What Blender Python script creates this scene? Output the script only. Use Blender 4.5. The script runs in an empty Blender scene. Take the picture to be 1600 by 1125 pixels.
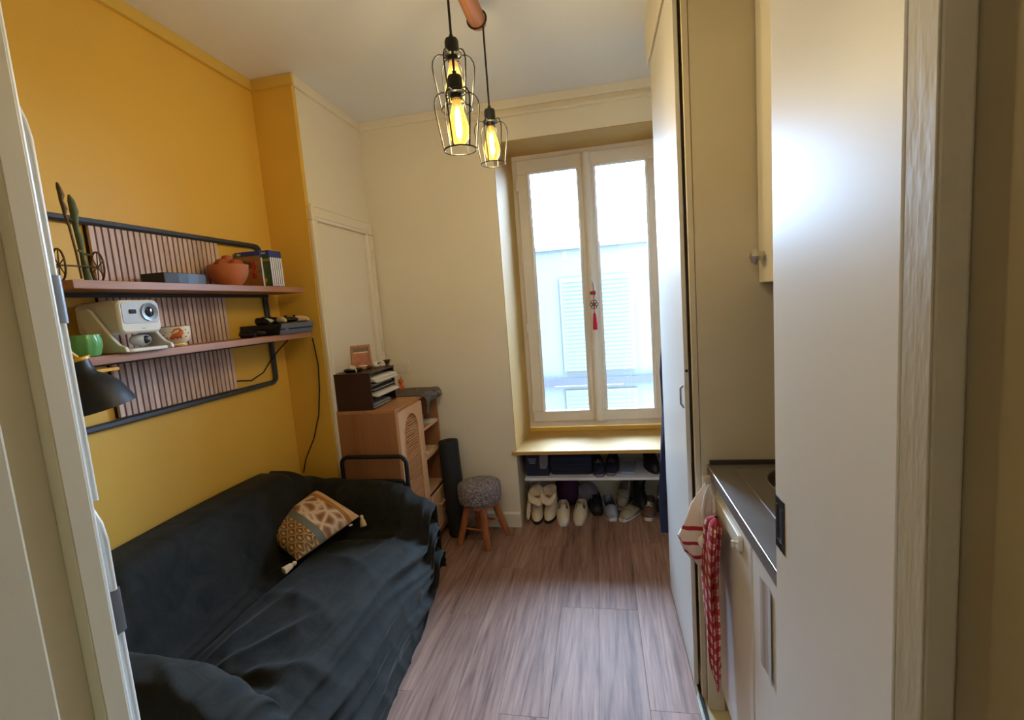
import bpy, math, random
import numpy as np
from mathutils import Vector, Matrix
random.seed(7); RNG = np.random.RandomState(3)
PI = math.pi
C = bpy.context.scene.collection
S = bpy.context.scene

# ------------------------------------------------------------------ camera, world, exposure
cam_d = bpy.data.cameras.new('camera'); cam = bpy.data.objects.new('camera', cam_d); C.objects.link(cam)
def _cam(yaw, pitch, roll, h, fpx):
    y, p, r = [math.radians(a) for a in (yaw, pitch, roll)]
    fw = Vector((math.sin(y)*math.cos(p), math.cos(y)*math.cos(p), -math.sin(p)))
    rt = Vector((math.cos(y), -math.sin(y), 0)); dn = -rt.cross(fw)
    rt2 = math.cos(r)*rt + math.sin(r)*dn; dn2 = -math.sin(r)*rt + math.cos(r)*dn
    m = Matrix((rt2, -dn2, -fw)).transposed().to_4x4(); m.translation = Vector((0, 0, h))
    cam.matrix_world = m
    cam_d.sensor_width = 36; cam_d.lens = fpx/1600*36; cam_d.clip_start = 0.01; cam_d.clip_end = 100
_cam(-10.7697, 6.6589, 4.3272, 1.5, 745.9)
S.camera = cam

W = bpy.data.worlds.new('sky'); S.world = W; W.use_nodes = True
bg = W.node_tree.nodes['Background']; bg.inputs[0].default_value = (0.51, 0.70, 1.0, 1); bg.inputs[1].default_value = 41.0
pd = bpy.data.lights.new('window_portal', 'AREA'); pd.shape = 'RECTANGLE'; pd.size = 1.02; pd.size_y = 2.0
pd.cycles.is_portal = True
po = bpy.data.objects.new('window_portal', pd); C.objects.link(po); po.location = (-0.06, 3.60, 1.55); po.rotation_euler = (-PI/2, 0, 0)
BULB = 225.0
S.view_settings.view_transform = 'Standard'; S.view_settings.look = 'None'
S.view_settings.gamma = 1.0; S.view_settings.use_curve_mapping = False
S.view_settings.exposure = 1.17
S.cycles.use_denoising = True
S.cycles.max_bounces = 10; S.cycles.diffuse_bounces = 6; S.cycles.transparent_max_bounces = 16
S.cycles.sample_clamp_indirect = 6.0
S.cycles.caustics_reflective = False; S.cycles.caustics_refractive = False

# ------------------------------------------------------------------ materials
def lin(c):
    return tuple(((v/255)/12.92 if v/255 <= 0.04045 else (((v/255)+0.055)/1.055)**2.4) for v in c)
MATS = {}
def nt(name):
    m = bpy.data.materials.new(name); m.use_nodes = True
    t = m.node_tree; b = t.nodes['Principled BSDF']; MATS[name] = m
    return m, t, b
def N(t, kind, **kw):
    n = t.nodes.new(kind)
    for k, v in kw.items():
        if k.startswith('i_'): n.inputs[k[2:].replace('_', ' ')].default_value = v
        else: setattr(n, k, v)
    return n
def ramp(t, fac, stops, interp='LINEAR'):
    r = t.nodes.new('ShaderNodeValToRGB'); r.color_ramp.interpolation = interp
    e = r.color_ramp.elements
    while len(e) < len(stops): e.new(0.5)
    for k, (p, c) in enumerate(stops):
        e[k].position = p; e[k].color = (*c, 1) if len(c) == 3 else c
    t.links.new(fac, r.inputs[0]); return r.outputs[0]
def mixc(t, fac, a, b):
    n = t.nodes.new('ShaderNodeMix'); n.data_type = 'RGBA'
    if isinstance(fac, (int, float)): n.inputs[0].default_value = fac
    else: t.links.new(fac, n.inputs[0])
    for s, v in ((6, a), (7, b)):
        if isinstance(v, tuple): n.inputs[s].default_value = (*v[:3], 1)
        else: t.links.new(v, n.inputs[s])
    return n.outputs[2]
def mth(t, op, a, b=0.0):
    n = t.nodes.new('ShaderNodeMath'); n.operation = op
    for s, v in ((0, a), (1, b)):
        if isinstance(v, (int, float)): n.inputs[s].default_value = v
        else: t.links.new(v, n.inputs[s])
    return n.outputs[0]
def coords(t, scale=(1, 1, 1), kind='Object', loc=(0, 0, 0), rot=(0, 0, 0)):
    tc = t.nodes.new('ShaderNodeTexCoord'); mp = t.nodes.new('ShaderNodeMapping')
    mp.inputs['Scale'].default_value = scale; mp.inputs['Location'].default_value = loc; mp.inputs['Rotation'].default_value = rot
    t.links.new(tc.outputs[kind], mp.inputs[0]); return mp.outputs[0]
def noise(t, vec, scale, detail=3, rough=0.5, dist=0.0):
    n = t.nodes.new('ShaderNodeTexNoise'); n.inputs['Scale'].default_value = scale; n.inputs['Detail'].default_value = detail
    n.inputs['Roughness'].default_value = rough; n.inputs['Distortion'].default_value = dist
    t.links.new(vec, n.inputs['Vector']); return n.outputs[0]
def bump(t, b, h, strength, dist=0.01):
    n = t.nodes.new('ShaderNodeBump'); n.inputs['Strength'].default_value = strength; n.inputs['Distance'].default_value = dist
    t.links.new(h, n.inputs['Height']); t.links.new(n.outputs[0], b.inputs['Normal'])
def mat(name, rgb, rough=0.5, metal=0.0, var=0.06, vscale=6.0, bmp=0.0, bscale=150.0, spec=0.5, sheen=0.0, coat=0.0, stretch=(1, 1, 1)):
    m, t, b = nt(name); c = lin(rgb)
    v = coords(t, stretch); n = noise(t, v, vscale)
    col = ramp(t, n, [(0.25, tuple(x*(1-var) for x in c)), (0.75, tuple(min(1, x*(1+var)) for x in c))])
    t.links.new(col, b.inputs['Base Color'])
    b.inputs['Roughness'].default_value = rough; b.inputs['Metallic'].default_value = metal
    b.inputs['Specular IOR Level'].default_value = spec
    b.inputs['Sheen Weight'].default_value = sheen; b.inputs['Coat Weight'].default_value = coat
    if bmp: bump(t, b, noise(t, v, bscale, 2), bmp, 0.002)
    return m
def wood(name, c1, c2, axis, rough=0.5, scale=9.0, per_object=0.0, fine=0.25, contrast=(0.3, 0.7), rings=0.0):
    """grain running along axis (0,1,2)"""
    m, t, b = nt(name)
    st = [1, 1, 1]; st[axis] = 0.06
    v = coords(t, tuple(st))
    if per_object:
        oi = t.nodes.new('ShaderNodeObjectInfo'); ad = t.nodes.new('ShaderNodeVectorMath'); ad.operation = 'ADD'
        sc = t.nodes.new('ShaderNodeVectorMath'); sc.operation = 'SCALE'; sc.inputs[0].default_value = (13, 7, 5)
        t.links.new(oi.outputs['Random'], sc.inputs['Scale']); t.links.new(v, ad.inputs[0]); t.links.new(sc.outputs[0], ad.inputs[1]); v = ad.outputs[0]
    n1 = noise(t, v, scale, 6, 0.6, 0.9); n2 = noise(t, v, scale*9, 3, 0.6, 0.2)
    mx = mth(t, 'ADD', mth(t, 'MULTIPLY', n1, 1-fine), mth(t, 'MULTIPLY', n2, fine))
    if rings:
        sw_ = mth(t, 'ABSOLUTE', mth(t, 'SINE', mth(t, 'MULTIPLY', noise(t, v, scale*0.55, 2, 0.45, 0.4), 46.0)))
        mx = mth(t, 'SUBTRACT', mx, mth(t, 'MULTIPLY', mth(t, 'POWER', sw_, 5.0), rings))
    col = ramp(t, mx, [(contrast[0], lin(c1)), (contrast[1], lin(c2))])
    if per_object:
        hv = t.nodes.new('ShaderNodeHueSaturation'); t.links.new(col, hv.inputs['Color'])
        t.links.new(mth(t, 'ADD', mth(t, 'MULTIPLY', oi.outputs['Random'], per_object), 1-per_object/2), hv.inputs['Value']); col = hv.outputs[0]
    t.links.new(col, b.inputs['Base Color']); b.inputs['Roughness'].default_value = rough
    bump(t, b, n2, 0.12, 0.001)
    return m
def emit(name, rgb, strength):
    m, t, b = nt(name); b.inputs['Base Color'].default_value = (0, 0, 0, 1)
    b.inputs['Emission Color'].default_value = (*rgb, 1); b.inputs['Emission Strength'].default_value = strength; return m
def pane(name, tint, gloss=0.06, rough=0.0):
    m, t, b = nt(name); o = t.nodes['Material Output']; t.nodes.remove(b)
    tr = N(t, 'ShaderNodeBsdfTransparent'); tr.inputs[0].default_value = (*tint, 1)
    gl = N(t, 'ShaderNodeBsdfGlossy'); gl.inputs['Roughness'].default_value = rough
    fr = N(t, 'ShaderNodeFresnel'); fr.inputs[0].default_value = 1.45 if gloss > 0.05 else 1.12
    mx = N(t, 'ShaderNodeMixShader'); t.links.new(fr.outputs[0], mx.inputs[0]); t.links.new(tr.outputs[0], mx.inputs[1]); t.links.new(gl.outputs[0], mx.inputs[2])
    if gloss <= 0.05:
        em = N(t, 'ShaderNodeEmission'); em.inputs[0].default_value = (1, 0.60, 0.14, 1); em.inputs[1].default_value = 0.30
        ad = N(t, 'ShaderNodeAddShader'); t.links.new(mx.outputs[0], ad.inputs[0]); t.links.new(em.outputs[0], ad.inputs[1]); mx = ad
    t.links.new(mx.outputs[0], o.inputs[0]); return m

mat('cream_wall', (229, 219, 200), 0.55, var=0.02, vscale=2, bmp=0.15, bscale=60)
mat('yellow_wall', (222, 177, 72), 0.55, var=0.03, vscale=3, bmp=0.15, bscale=60)
mat('yellow_trim', (214, 178, 84), 0.5, var=0.03)
mat('sill_paint_and_bounce', (188, 148, 78), 0.7, var=0.03, spec=0.3)  # the sill's own paint; on the soffit it imitates bounced light
mat('white_ceiling', (228, 230, 236), 0.55, var=0.015, vscale=2)
mat('cream_gloss', (226, 218, 200), 0.34, var=0.015, vscale=4, bmp=0.08, bscale=40)
mat('window_white', (228, 218, 206), 0.35, var=0.02)
mat('cabinet_white', (220, 215, 206), 0.42, var=0.015, vscale=3, bmp=0.05, bscale=25)
mat('carcass', (208, 196, 172), 0.55, var=0.02)
mat('jamb_paint', (178, 166, 140), 0.55, var=0.05, vscale=14, bmp=0.6, bscale=70, stretch=(1, 1, 0.35))
mat('hall_wall', (150, 136, 104), 0.75, var=0.05, bmp=0.1, bscale=80)
mat('post_beige', (206, 194, 164), 0.6, var=0.03, bmp=0.05, bscale=200)
mat('white_plastic', (226, 226, 220), 0.35, var=0.02)
mat('grey_metal', (120, 122, 126), 0.42, 0.6, var=0.05)
mat('chrome', (190, 186, 180), 0.18, 1.0, var=0.02)
mat('dark_metal', (62, 58, 54), 0.4, 0.8, var=0.05)
mat('black_metal', (24, 25, 30), 0.45, 0.2, var=0.1)
mat('black_plastic', (17, 18, 22), 0.4, var=0.15)
mat('black_matte', (14, 14, 17), 0.75, var=0.2)
mat('slate', (48, 54, 68), 0.45, var=0.06)
mat('felt', (20, 18, 18), 0.95, var=0.2)
mat('bronze', (92, 74, 46), 0.5, 0.6, var=0.3, vscale=40, bmp=0.4, bscale=120)
mat('verdigris', (86, 96, 66), 0.6, 0.35, var=0.3, vscale=30, bmp=0.4, bscale=120)
mat('terracotta', (186, 108, 66), 0.55, var=0.1, vscale=20, bmp=0.2, bscale=90)
mat('clay_dark', (160, 78, 42), 0.65, var=0.2, vscale=25, bmp=0.3)
mat('green_glaze', (96, 160, 92), 0.28, var=0.18, vscale=20)
mat('cream_glaze', (226, 212, 180), 0.25, var=0.06, vscale=30)
mat('orange_print', (196, 88, 34), 0.3, var=0.1)
mat('brown_rim', (92, 56, 34), 0.35, var=0.1)
mat('projector_shell', (208, 202, 190), 0.42, var=0.02)
mat('projector_face', (176, 178, 182), 0.4, var=0.02)
mat('lens_glass', (12, 14, 24), 0.06, var=0.05)
mat('lamp_yellow', (214, 160, 34), 0.4, var=0.05)
mat('mahogany', (52, 22, 24), 0.38, var=0.25, vscale=8, stretch=(1, 1, 0.2))
mat('paper', (232, 230, 226), 0.8, var=0.04, vscale=30)
mat('paper_blue', (150, 162, 186), 0.8, var=0.05)
mat('paper_dark', (48, 52, 78), 0.7, var=0.2)
mat('yoga', (34, 36, 44), 0.8, var=0.15, bmp=0.3, bscale=300)
mat('worktop_steel', (134, 128, 126), 0.5, 0.55, var=0.08, vscale=12)
mat('basin_steel', (84, 80, 78), 0.45, 0.6, var=0.1)
mat('steel_edge', (206, 204, 204), 0.2, 1.0, var=0.02)
mat('lino', (206, 196, 160), 0.5, var=0.08, vscale=10)
mat('leather_white', (220, 204, 178), 0.5, var=0.07, vscale=25, bmp=0.15)
mat('fleece_cream', (226, 206, 176), 0.9, var=0.08, vscale=60, bmp=0.6, bscale=300)
mat('lining_grey', (120, 112, 108), 0.9, var=0.15)
mat('rubber_grey', (138, 142, 158), 0.5, var=0.08)
mat('rubber_white', (212, 208, 204), 0.5, var=0.05)
mat('lining_blue', (42, 52, 84), 0.9, var=0.2)
mat('purple_fabric', (62, 28, 62), 0.9, var=0.3, vscale=14, bmp=0.4, bscale=80)
mat('grey_fabric', (122, 112, 120), 0.9, var=0.15, vscale=20, bmp=0.4, bscale=120)
mat('black_leather', (22, 23, 28), 0.5, var=0.25, vscale=20, bmp=0.2)
mat('navy_fabric', (26, 30, 56), 0.85, var=0.25, vscale=12, bmp=0.3, bscale=200)
mat('denim', (36, 46, 84), 0.85, var=0.25, vscale=14, bmp=0.3, bscale=220)
mat('brown_suede', (98, 76, 66), 0.85, var=0.15, vscale=20)
mat('khaki_fabric', (150, 138, 118), 0.85, var=0.12, vscale=20)
mat('tassel_cream', (222, 190, 150), 0.9, var=0.12, vscale=80)
mat('tassel_red', (206, 20, 62), 0.7, var=0.15, vscale=80)
mat('red_bead', (160, 24, 34), 0.35, var=0.1)
mat('knot_brown', (104, 64, 56), 0.5, var=0.2)
mat('figurine_orange', (212, 96, 40), 0.4, var=0.15, vscale=30)
mat('sheet_grey', (176, 164, 156), 0.7, var=0.05)
mat('brass', (150, 110, 60), 0.35, 0.8, var=0.1)
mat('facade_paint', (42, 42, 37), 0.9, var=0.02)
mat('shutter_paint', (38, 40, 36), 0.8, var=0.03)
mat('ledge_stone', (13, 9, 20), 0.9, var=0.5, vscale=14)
mat('case_blue', (42, 56, 132), 0.3, var=0.08)
mat('case_white', (222, 224, 236), 0.35, var=0.03)
mat('cover_brown', (150, 104, 62), 0.4, var=0.35, vscale=60)
mat('cover_green', (58, 84, 44), 0.4, var=0.5, vscale=70)
mat('cover_orange', (190, 120, 40), 0.4, var=0.3, vscale=60)
mat('cover_red', (168, 48, 36), 0.4, var=0.2, vscale=60)
mat('white_print', (232, 232, 232), 0.5, var=0.02)
mat('photo_print', (168, 88, 62), 0.4, var=0.35, vscale=40)
mat('photo_sky', (92, 66, 54), 0.4, var=0.15, vscale=30)
mat('cream_knob', (232, 204, 168), 0.4, var=0.04)
mat('wicker', (96, 70, 56), 0.8, var=0.35, vscale=50, bmp=0.6, bscale=160)
mat('threshold_metal', (150, 142, 128), 0.35, 0.8, var=0.05)
wood('plank_wood', (108, 78, 66), (178, 141, 123), 1, 0.58, 8.0, 0.16, 0.48, (0.30, 0.66), 0.08); MATS['plank_wood'].node_tree.nodes['Principled BSDF'].inputs['Specular IOR Level'].default_value = 0.25
wood('shelf_wood', (132, 84, 56), (178, 124, 92), 1, 0.45, 12)
wood('slat_wood', (172, 142, 132), (226, 202, 194), 2, 0.55, 16, 0.16)
wood('oak_side', (146, 96, 62), (176, 122, 84), 2, 0.45, 7)
wood('oak_front', (206, 160, 122), (228, 186, 148), 2, 0.45, 9)
wood('oak_top', (160, 108, 66), (200, 148, 100), 1, 0.4, 9)
wood('leg_wood', (138, 78, 44), (186, 116, 70), 2, 0.45, 20)
wood('beam_wood', (150, 92, 58), (206, 142, 102), 1, 0.5, 20)
wood('frame_wood', (150, 96, 52), (190, 130, 80), 2, 0.5, 20)
emit('filament', (1.0, 0.89, 0.70), BULB)
pane('window_pane', (0.93, 0.97, 0.98)); pane('bulb_glass', (1.0, 0.86, 0.50), 0.04)

def special():
    # velvet throw
    m, t, b = nt('velvet'); v = coords(t)
    n = noise(t, v, 7, 5, 0.65, 1.2); n2 = noise(t, v, 60, 2)
    t.links.new(ramp(t, n, [(0.3, lin((22, 22, 18))), (0.72, lin((44, 42, 36)))]), b.inputs['Base Color'])
    b.inputs['Roughness'].default_value = 0.85; b.inputs['Specular IOR Level'].default_value = 0.2
    b.inputs['Sheen Weight'].default_value = 0.12; b.inputs['Sheen Roughness'].default_value = 0.35; b.inputs['Sheen Tint'].default_value = (0.78, 0.74, 0.62, 1)
    bump(t, b, mth(t, 'ADD', n, mth(t, 'MULTIPLY', n2, 0.15)), 0.25, 0.01)
    # pillow: UV x = along length (0 near .. 1 far), y = across
    m, t, b = nt('cushion_print'); uv = coords(t, (1, 1, 1), 'UV')
    sx = t.nodes.new('ShaderNodeSeparateXYZ'); t.links.new(uv, sx.inputs[0]); u = sx.outputs[0]
    # scales: rows of overlapping shells
    ru = mth(t, 'MULTIPLY', u, 15.0); row = mth(t, 'FLOOR', ru); fu = mth(t, 'FRACT', ru)
    fv = mth(t, 'FRACT', mth(t, 'ADD', mth(t, 'MULTIPLY', sx.outputs[1], 4.5), mth(t, 'MULTIPLY', row, 0.5)))
    dd = mth(t, 'POWER', mth(t, 'ADD', mth(t, 'POWER', mth(t, 'SUBTRACT', fv, 0.5), 2.0), mth(t, 'MULTIPLY', mth(t, 'POWER', mth(t, 'SUBTRACT', fu, 0.75), 2.0), 0.45)), 0.5)
    scales = ramp(t, dd, [(0.02, lin((226, 186, 116))), (0.2, lin((158, 108, 52))), (0.36, lin((104, 78, 50))), (0.44, lin((214, 176, 118))), (0.5, lin((112, 78, 44)))])
    vl = coords(t, (7, 4.5, 1), 'UV', (0.3, 0.1, 0)); vp = t.nodes.new('ShaderNodeTexVoronoi'); vp.feature = 'DISTANCE_TO_EDGE'; vp.inputs['Scale'].default_value = 1.0; t.links.new(vl, vp.inputs['Vector'])
    wv = t.nodes.new('ShaderNodeTexWave'); wv.inputs['Scale'].default_value = 4.5; wv.inputs['Distortion'].default_value = 7; wv.inputs['Detail'].default_value = 1.5; t.links.new(vl, wv.inputs['Vector'])
    lf = mth(t, 'ADD', vp.outputs['Distance'], mth(t, 'MULTIPLY', mth(t, 'SUBTRACT', wv.outputs[0], 0.5), 0.16))
    leaf = ramp(t, lf, [(0.05, lin((236, 214, 184))), (0.11, lin((188, 140, 100))), (0.30, lin((132, 88, 60)))])
    col = mixc(t, mth(t, 'GREATER_THAN', u, 0.335), scales, lin((112, 114, 100)))
    col = mixc(t, mth(t, 'GREATER_THAN', u, 0.44), col, leaf)
    col = mixc(t, mth(t, 'GREATER_THAN', u, 0.80), col, lin((178, 118, 54)))
    col = mixc(t, mth(t, 'GREATER_THAN', u, 0.87), col, lin((222, 182, 134)))
    t.links.new(col, b.inputs['Base Color']); b.inputs['Roughness'].default_value = 0.85; bump(t, b, noise(t, uv, 120, 2), 0.3, 0.002)
    # striped bag
    m, t, b = nt('striped_cotton'); v = coords(t, (1, 1, 1))
    s = t.nodes.new('ShaderNodeSeparateXYZ'); t.links.new(v, s.inputs[0])
    zz = mth(t, 'ADD', s.outputs[2], mth(t, 'MULTIPLY', noise(t, v, 9, 1), 0.03))
    fr = mth(t, 'FRACT', mth(t, 'MULTIPLY', zz, 21.0)); red = mth(t, 'LESS_THAN', fr, 0.24)
    low = mth(t, 'LESS_THAN', s.outputs[2], 0.175)
    t.links.new(mixc(t, mth(t, 'MULTIPLY', red, low), lin((226, 208, 198)), lin((162, 30, 40))), b.inputs['Base Color']); b.inputs['Roughness'].default_value = 0.9
    bump(t, b, noise(t, v, 200, 2), 0.3, 0.001)
    # plaid towel (UV)
    m, t, b = nt('plaid_cotton'); v = coords(t, (1, 1, 1), 'UV'); s = t.nodes.new('ShaderNodeSeparateXYZ'); t.links.new(v, s.inputs[0])
    def band(o, k, w, ph): return mth(t, 'LESS_THAN', mth(t, 'FRACT', mth(t, 'ADD', mth(t, 'MULTIPLY', o, k), ph)), w)
    a = mth(t, 'ADD', band(s.outputs[0], 7, 0.52, 0.1), band(s.outputs[1], 15, 0.5, 0.0))
    a2 = mth(t, 'ADD', band(s.outputs[0], 7, 0.12, 0.75), band(s.outputs[1], 15, 0.12, 0.3))
    col = ramp(t, mth(t, 'MULTIPLY', a, 0.5), [(0.2, lin((226, 196, 186))), (0.5, lin((176, 62, 66))), (0.9, lin((140, 22, 34)))])
    col = mixc(t, mth(t, 'MULTIPLY', a2, 0.45), col, lin((150, 26, 40)))
    t.links.new(col, b.inputs['Base Color']); b.inputs['Roughness'].default_value = 0.9
    # stool tweed
    m, t, b = nt('tweed'); v = coords(t, (1, 1, 1)); n = noise(t, v, 170, 2, 0.7)
    t.links.new(ramp(t, n, [(0.38, lin((66, 62, 68))), (0.5, lin((116, 108, 112))), (0.62, lin((186, 176, 176)))]), b.inputs['Base Color'])
    b.inputs['Roughness'].default_value = 0.95; bump(t, b, n, 0.5, 0.003)
    # patterned scarf cloth on the cabinet
    m, t, b = nt('scarf_print'); v = coords(t, (1, 1, 1)); n = noise(t, v, 26, 3, 0.6, 1.5); n2 = noise(t, v, 90, 2)
    c = ramp(t, n, [(0.36, lin((40, 38, 40))), (0.48, lin((120, 108, 96))), (0.56, lin((52, 52, 58))), (0.68, lin((150, 146, 156)))])
    t.links.new(c, b.inputs['Base Color']); b.inputs['Roughness'].default_value = 0.9
special()

# ------------------------------------------------------------------ mesh helpers
class MB:
    def __init__(s): s.v = []; s.f = []
    def add(s, vs, fs):
        o = len(s.v); s.v += [tuple(p) for p in vs]; s.f += [tuple(i+o for i in f) for f in fs]; return s
    def box(s, x0, x1, y0, y1, z0, z1):
        vs = [(x, y, z) for z in (z0, z1) for y in (y0, y1) for x in (x0, x1)]
        return s.add(vs, [(0, 2, 3, 1), (4, 5, 7, 6), (0, 1, 5, 4), (2, 6, 7, 3), (0, 4, 6, 2), (1, 3, 7, 5)])
    def tube(s, pts, r, n=8, closed=False, flat=None):
        P = [Vector(p) for p in pts]; k = len(P); rs = r if isinstance(r, (list, tuple)) else [r]*k
        T = []
        for i in range(k):
            a = P[(i-1) % k] if (closed or i > 0) else P[i]; b = P[(i+1) % k] if (closed or i < k-1) else P[i]
            d = b-a; T.append(d.normalized() if d.length > 1e-9 else Vector((0, 0, 1)))
        u = T[0].orthogonal().normalized(); vs = []; fs = []
        for i in range(k):
            u = (u - T[i]*u.dot(T[i])); u = u.normalized() if u.length > 1e-6 else T[i].orthogonal().normalized()
            w = T[i].cross(u)
            for j in range(n):
                a = 2*PI*j/n
                vs.append(P[i] + (u*math.cos(a) + w*math.sin(a)*(flat or 1))*rs[i])
        m = k if closed else k-1
        for i in range(m):
            for j in range(n):
                a = i*n+j; b = i*n+(j+1) % n; c = ((i+1) % k)*n+(j+1) % n; d = ((i+1) % k)*n+j
                fs.append((a, b, c, d))
        if not closed: fs.append(tuple(range(n-1, -1, -1))); fs.append(tuple((k-1)*n+j for j in range(n)))
        return s.add(vs, fs)
    def lathe(s, prof, n=24, at=(0, 0, 0), axis=None, cap=(True, True), rip=None):
        """prof [(r, h)] turned about z (or about axis) at point at"""
        q = Vector((0, 0, 1)).rotation_difference(Vector(axis)) if axis else None; vs = []; fs = []
        for i, (r, h) in enumerate(prof):
            for j in range(n):
                a = 2*PI*j/n; rr = r*(rip(i, a) if rip else 1)
                p = Vector((rr*math.cos(a), rr*math.sin(a), h))
                if q: p = q @ p
                vs.append(p+Vector(at))
        for i in range(len(prof)-1):
            for j in range(n):
                fs.append((i*n+j, i*n+(j+1) % n, (i+1)*n+(j+1) % n, (i+1)*n+j))
        if cap[0]: fs.append(tuple(range(n-1, -1, -1)))
        if cap[1]: fs.append(tuple((len(prof)-1)*n+j for j in range(n)))
        return s.add(vs, fs)
    def prism(s, poly, axis, lo, hi):
        """poly in the two other axes in order"""
        def p3(p, h):
            l = list(p); l.insert(axis, h); return tuple(l)
        n = len(poly); vs = [p3(p, lo) for p in poly] + [p3(p, hi) for p in poly]
        fs = [tuple(range(n-1, -1, -1)), tuple(range(n, 2*n))] + [(i, (i+1) % n, n+(i+1) % n, n+i) for i in range(n)]
        return s.add(vs, fs)
    def grid(s, P, closed_v=False):
        a, b = len(P), len(P[0]); vs = [tuple(P[i][j]) for i in range(a) for j in range(b)]; fs = []
        for i in range(a-1):
            for j in range(b if closed_v else b-1):
                fs.append((i*b+j, i*b+(j+1) % b, (i+1)*b+(j+1) % b, (i+1)*b+j))
        return s.add(vs, fs)
    def ball(s, c, r, n=12, sc=(1, 1, 1), lump=0.0, seed=0):
        R = random.Random(seed); ph = [R.uniform(0, 6) for _ in range(6)]
        P = []
        for i in range(n+1):
            th = PI*i/n; row = []
            for j in range(n*2):
                a = PI*j/n; k = 1 + lump*(math.sin(3*a+ph[0])*math.sin(2*th+ph[1])+0.6*math.sin(5*a+ph[2]+3*th))*math.sin(th)
                row.append((c[0]+r*k*sc[0]*math.sin(th)*math.cos(a), c[1]+r*k*sc[1]*math.sin(th)*math.sin(a), c[2]+r*k*sc[2]*math.cos(th)))
            P.append(row)
        return s.grid(P, True)
def rrect(x0, x1, y0, y1, r, n=5, corners=(1, 1, 1, 1)):
    out = []
    for k, (cx, cy, a0) in enumerate(((x1-r, y1-r, 0), (x0+r, y1-r, PI/2), (x0+r, y0+r, PI), (x1-r, y0+r, 1.5*PI))):
        if not corners[k]:
            out.append(((x1, y1), (x0, y1), (x0, y0), (x1, y0))[k]); continue
        for i in range(n+1):
            a = a0+PI/2*i/n; out.append((cx+r*math.cos(a), cy+r*math.sin(a)))
    return out

def root_matrix(o):
    m = Matrix.Identity(4)
    while o: m = (Matrix.Translation(o.location) @ o.rotation_euler.to_matrix().to_4x4()) @ m; o = o.parent
    return m
def obj(name, mb, material, parent=None, world=True, smooth=None, bevel=0.0, solid=0.0, sub=0, kind=None, label=None):
    me = bpy.data.meshes.new(name); me.from_pydata(mb.v, [], mb.f); me.validate()
    import bmesh
    bm = bmesh.new(); bm.from_mesh(me); bmesh.ops.recalc_face_normals(bm, faces=bm.faces); bm.to_mesh(me); bm.free()
    o = bpy.data.objects.new(name, me); C.objects.link(o); me.materials.append(MATS[material] if isinstance(material, str) else material)
    if parent is not None:
        o.parent = parent
        if world: me.transform(root_matrix(parent).inverted())
    elif world:
        xs = [v.co for v in me.vertices]; lo = [min(p[k] for p in xs) for k in range(3)]; hi = [max(p[k] for p in xs) for k in range(3)]
        c = Vector(((lo[0]+hi[0])/2, (lo[1]+hi[1])/2, lo[2])); me.transform(Matrix.Translation(-c)); o.location = c
    if smooth is not None:
        for p in me.polygons: p.use_smooth = True
        me.set_sharp_from_angle(angle=math.radians(smooth))
    if solid: md = o.modifiers.new('s', 'SOLIDIFY'); md.thickness = solid; md.offset = 0
    if bevel: md = o.modifiers.new('b', 'BEVEL'); md.width = bevel; md.segments = 2; md.limit_method = 'ANGLE'
    if sub: md = o.modifiers.new('u', 'SUBSURF'); md.levels = sub; md.render_levels = sub
    if kind: o['kind'] = kind
    if label: o['label'] = label
    return o
def tag(o, label, cat, group=None):
    o['label'] = label; o['category'] = cat
    if group: o['group'] = group
    return o
def thing(name, label, cat, loc=(0, 0, 0), rotz=0.0, group=None, rot=None):
    o = bpy.data.objects.new(name, None); C.objects.link(o); o.location = loc; o.rotation_euler = rot or (0, 0, rotz); o.empty_display_size = 0.05
    return tag(o, label, cat, group)
def struct(name, mb, material, **kw):
    o = obj(name, mb, material, **kw); o['kind'] = 'structure'; return o
def B(*a): return MB().box(*a)
def text(name, body, size, material, parent, loc, rot):
    cu = bpy.data.curves.new(name, 'FONT'); cu.body = body; cu.size = size; cu.extrude = 0.0002; cu.align_x = 'CENTER'; cu.materials.append(MATS[material])
    tmp = bpy.data.objects.new(name, cu); C.objects.link(tmp); bpy.context.view_layer.update()
    me = bpy.data.meshes.new_from_object(tmp.evaluated_get(bpy.context.evaluated_depsgraph_get())); bpy.data.objects.remove(tmp)
    o = bpy.data.objects.new(name, me); C.objects.link(o); o.parent = parent
    if not me.materials: me.materials.append(MATS[material])
    m = root_matrix(parent).inverted() @ (Matrix.Translation(loc) @ rot.to_4x4()); o.location = m.to_translation(); o.rotation_euler = m.to_euler(); return o

# ------------------------------------------------------------------ the room shell
XL, XW, YR, YB, ZC = -1.70, -1.47, 2.33, 3.03, 2.73
floor = struct('floor', B(-1.9, 1.05, -1.3, 3.55, -0.06, -0.008), 'hall_wall')
pw = 0.1832; x_lines = [0.104 - pw*k for k in range(-1, 11)]
pl_mesh = {}
k = 0
for r in range(len(x_lines)-1):
    x1, x0 = x_lines[r], x_lines[r+1]
    x1 = min(x1, 0.281); x0 = max(x0, XL)
    if x1-x0 < 0.01: continue
    off = {1: 2.19, 2: 2.19, 0: 1.62, 3: 1.55, 4: 2.52, 5: 2.10}.get(r, 1.2 + (r*0.47) % 1.2)
    ys = sorted({-0.5, 3.5} | {y for y in [off + 1.22*q for q in range(-3, 3)] if -0.4 < y < 3.45})
    for a, b in zip(ys, ys[1:]):
        obj('plank', B(x0+0.0004, x1-0.0004, a+0.0004, b-0.0004, -0.008, 0.0), 'plank_wood', floor, bevel=0.0006)
obj('plank', B(0.2815, 0.46, 2.385, 3.46, -0.008, 0.0), 'plank_wood', floor, bevel=0.0006)
struct('floor_kitchen', B(0.284, 0.95, 0.5, 2.384, -0.008, 0.0), 'lino')
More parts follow.
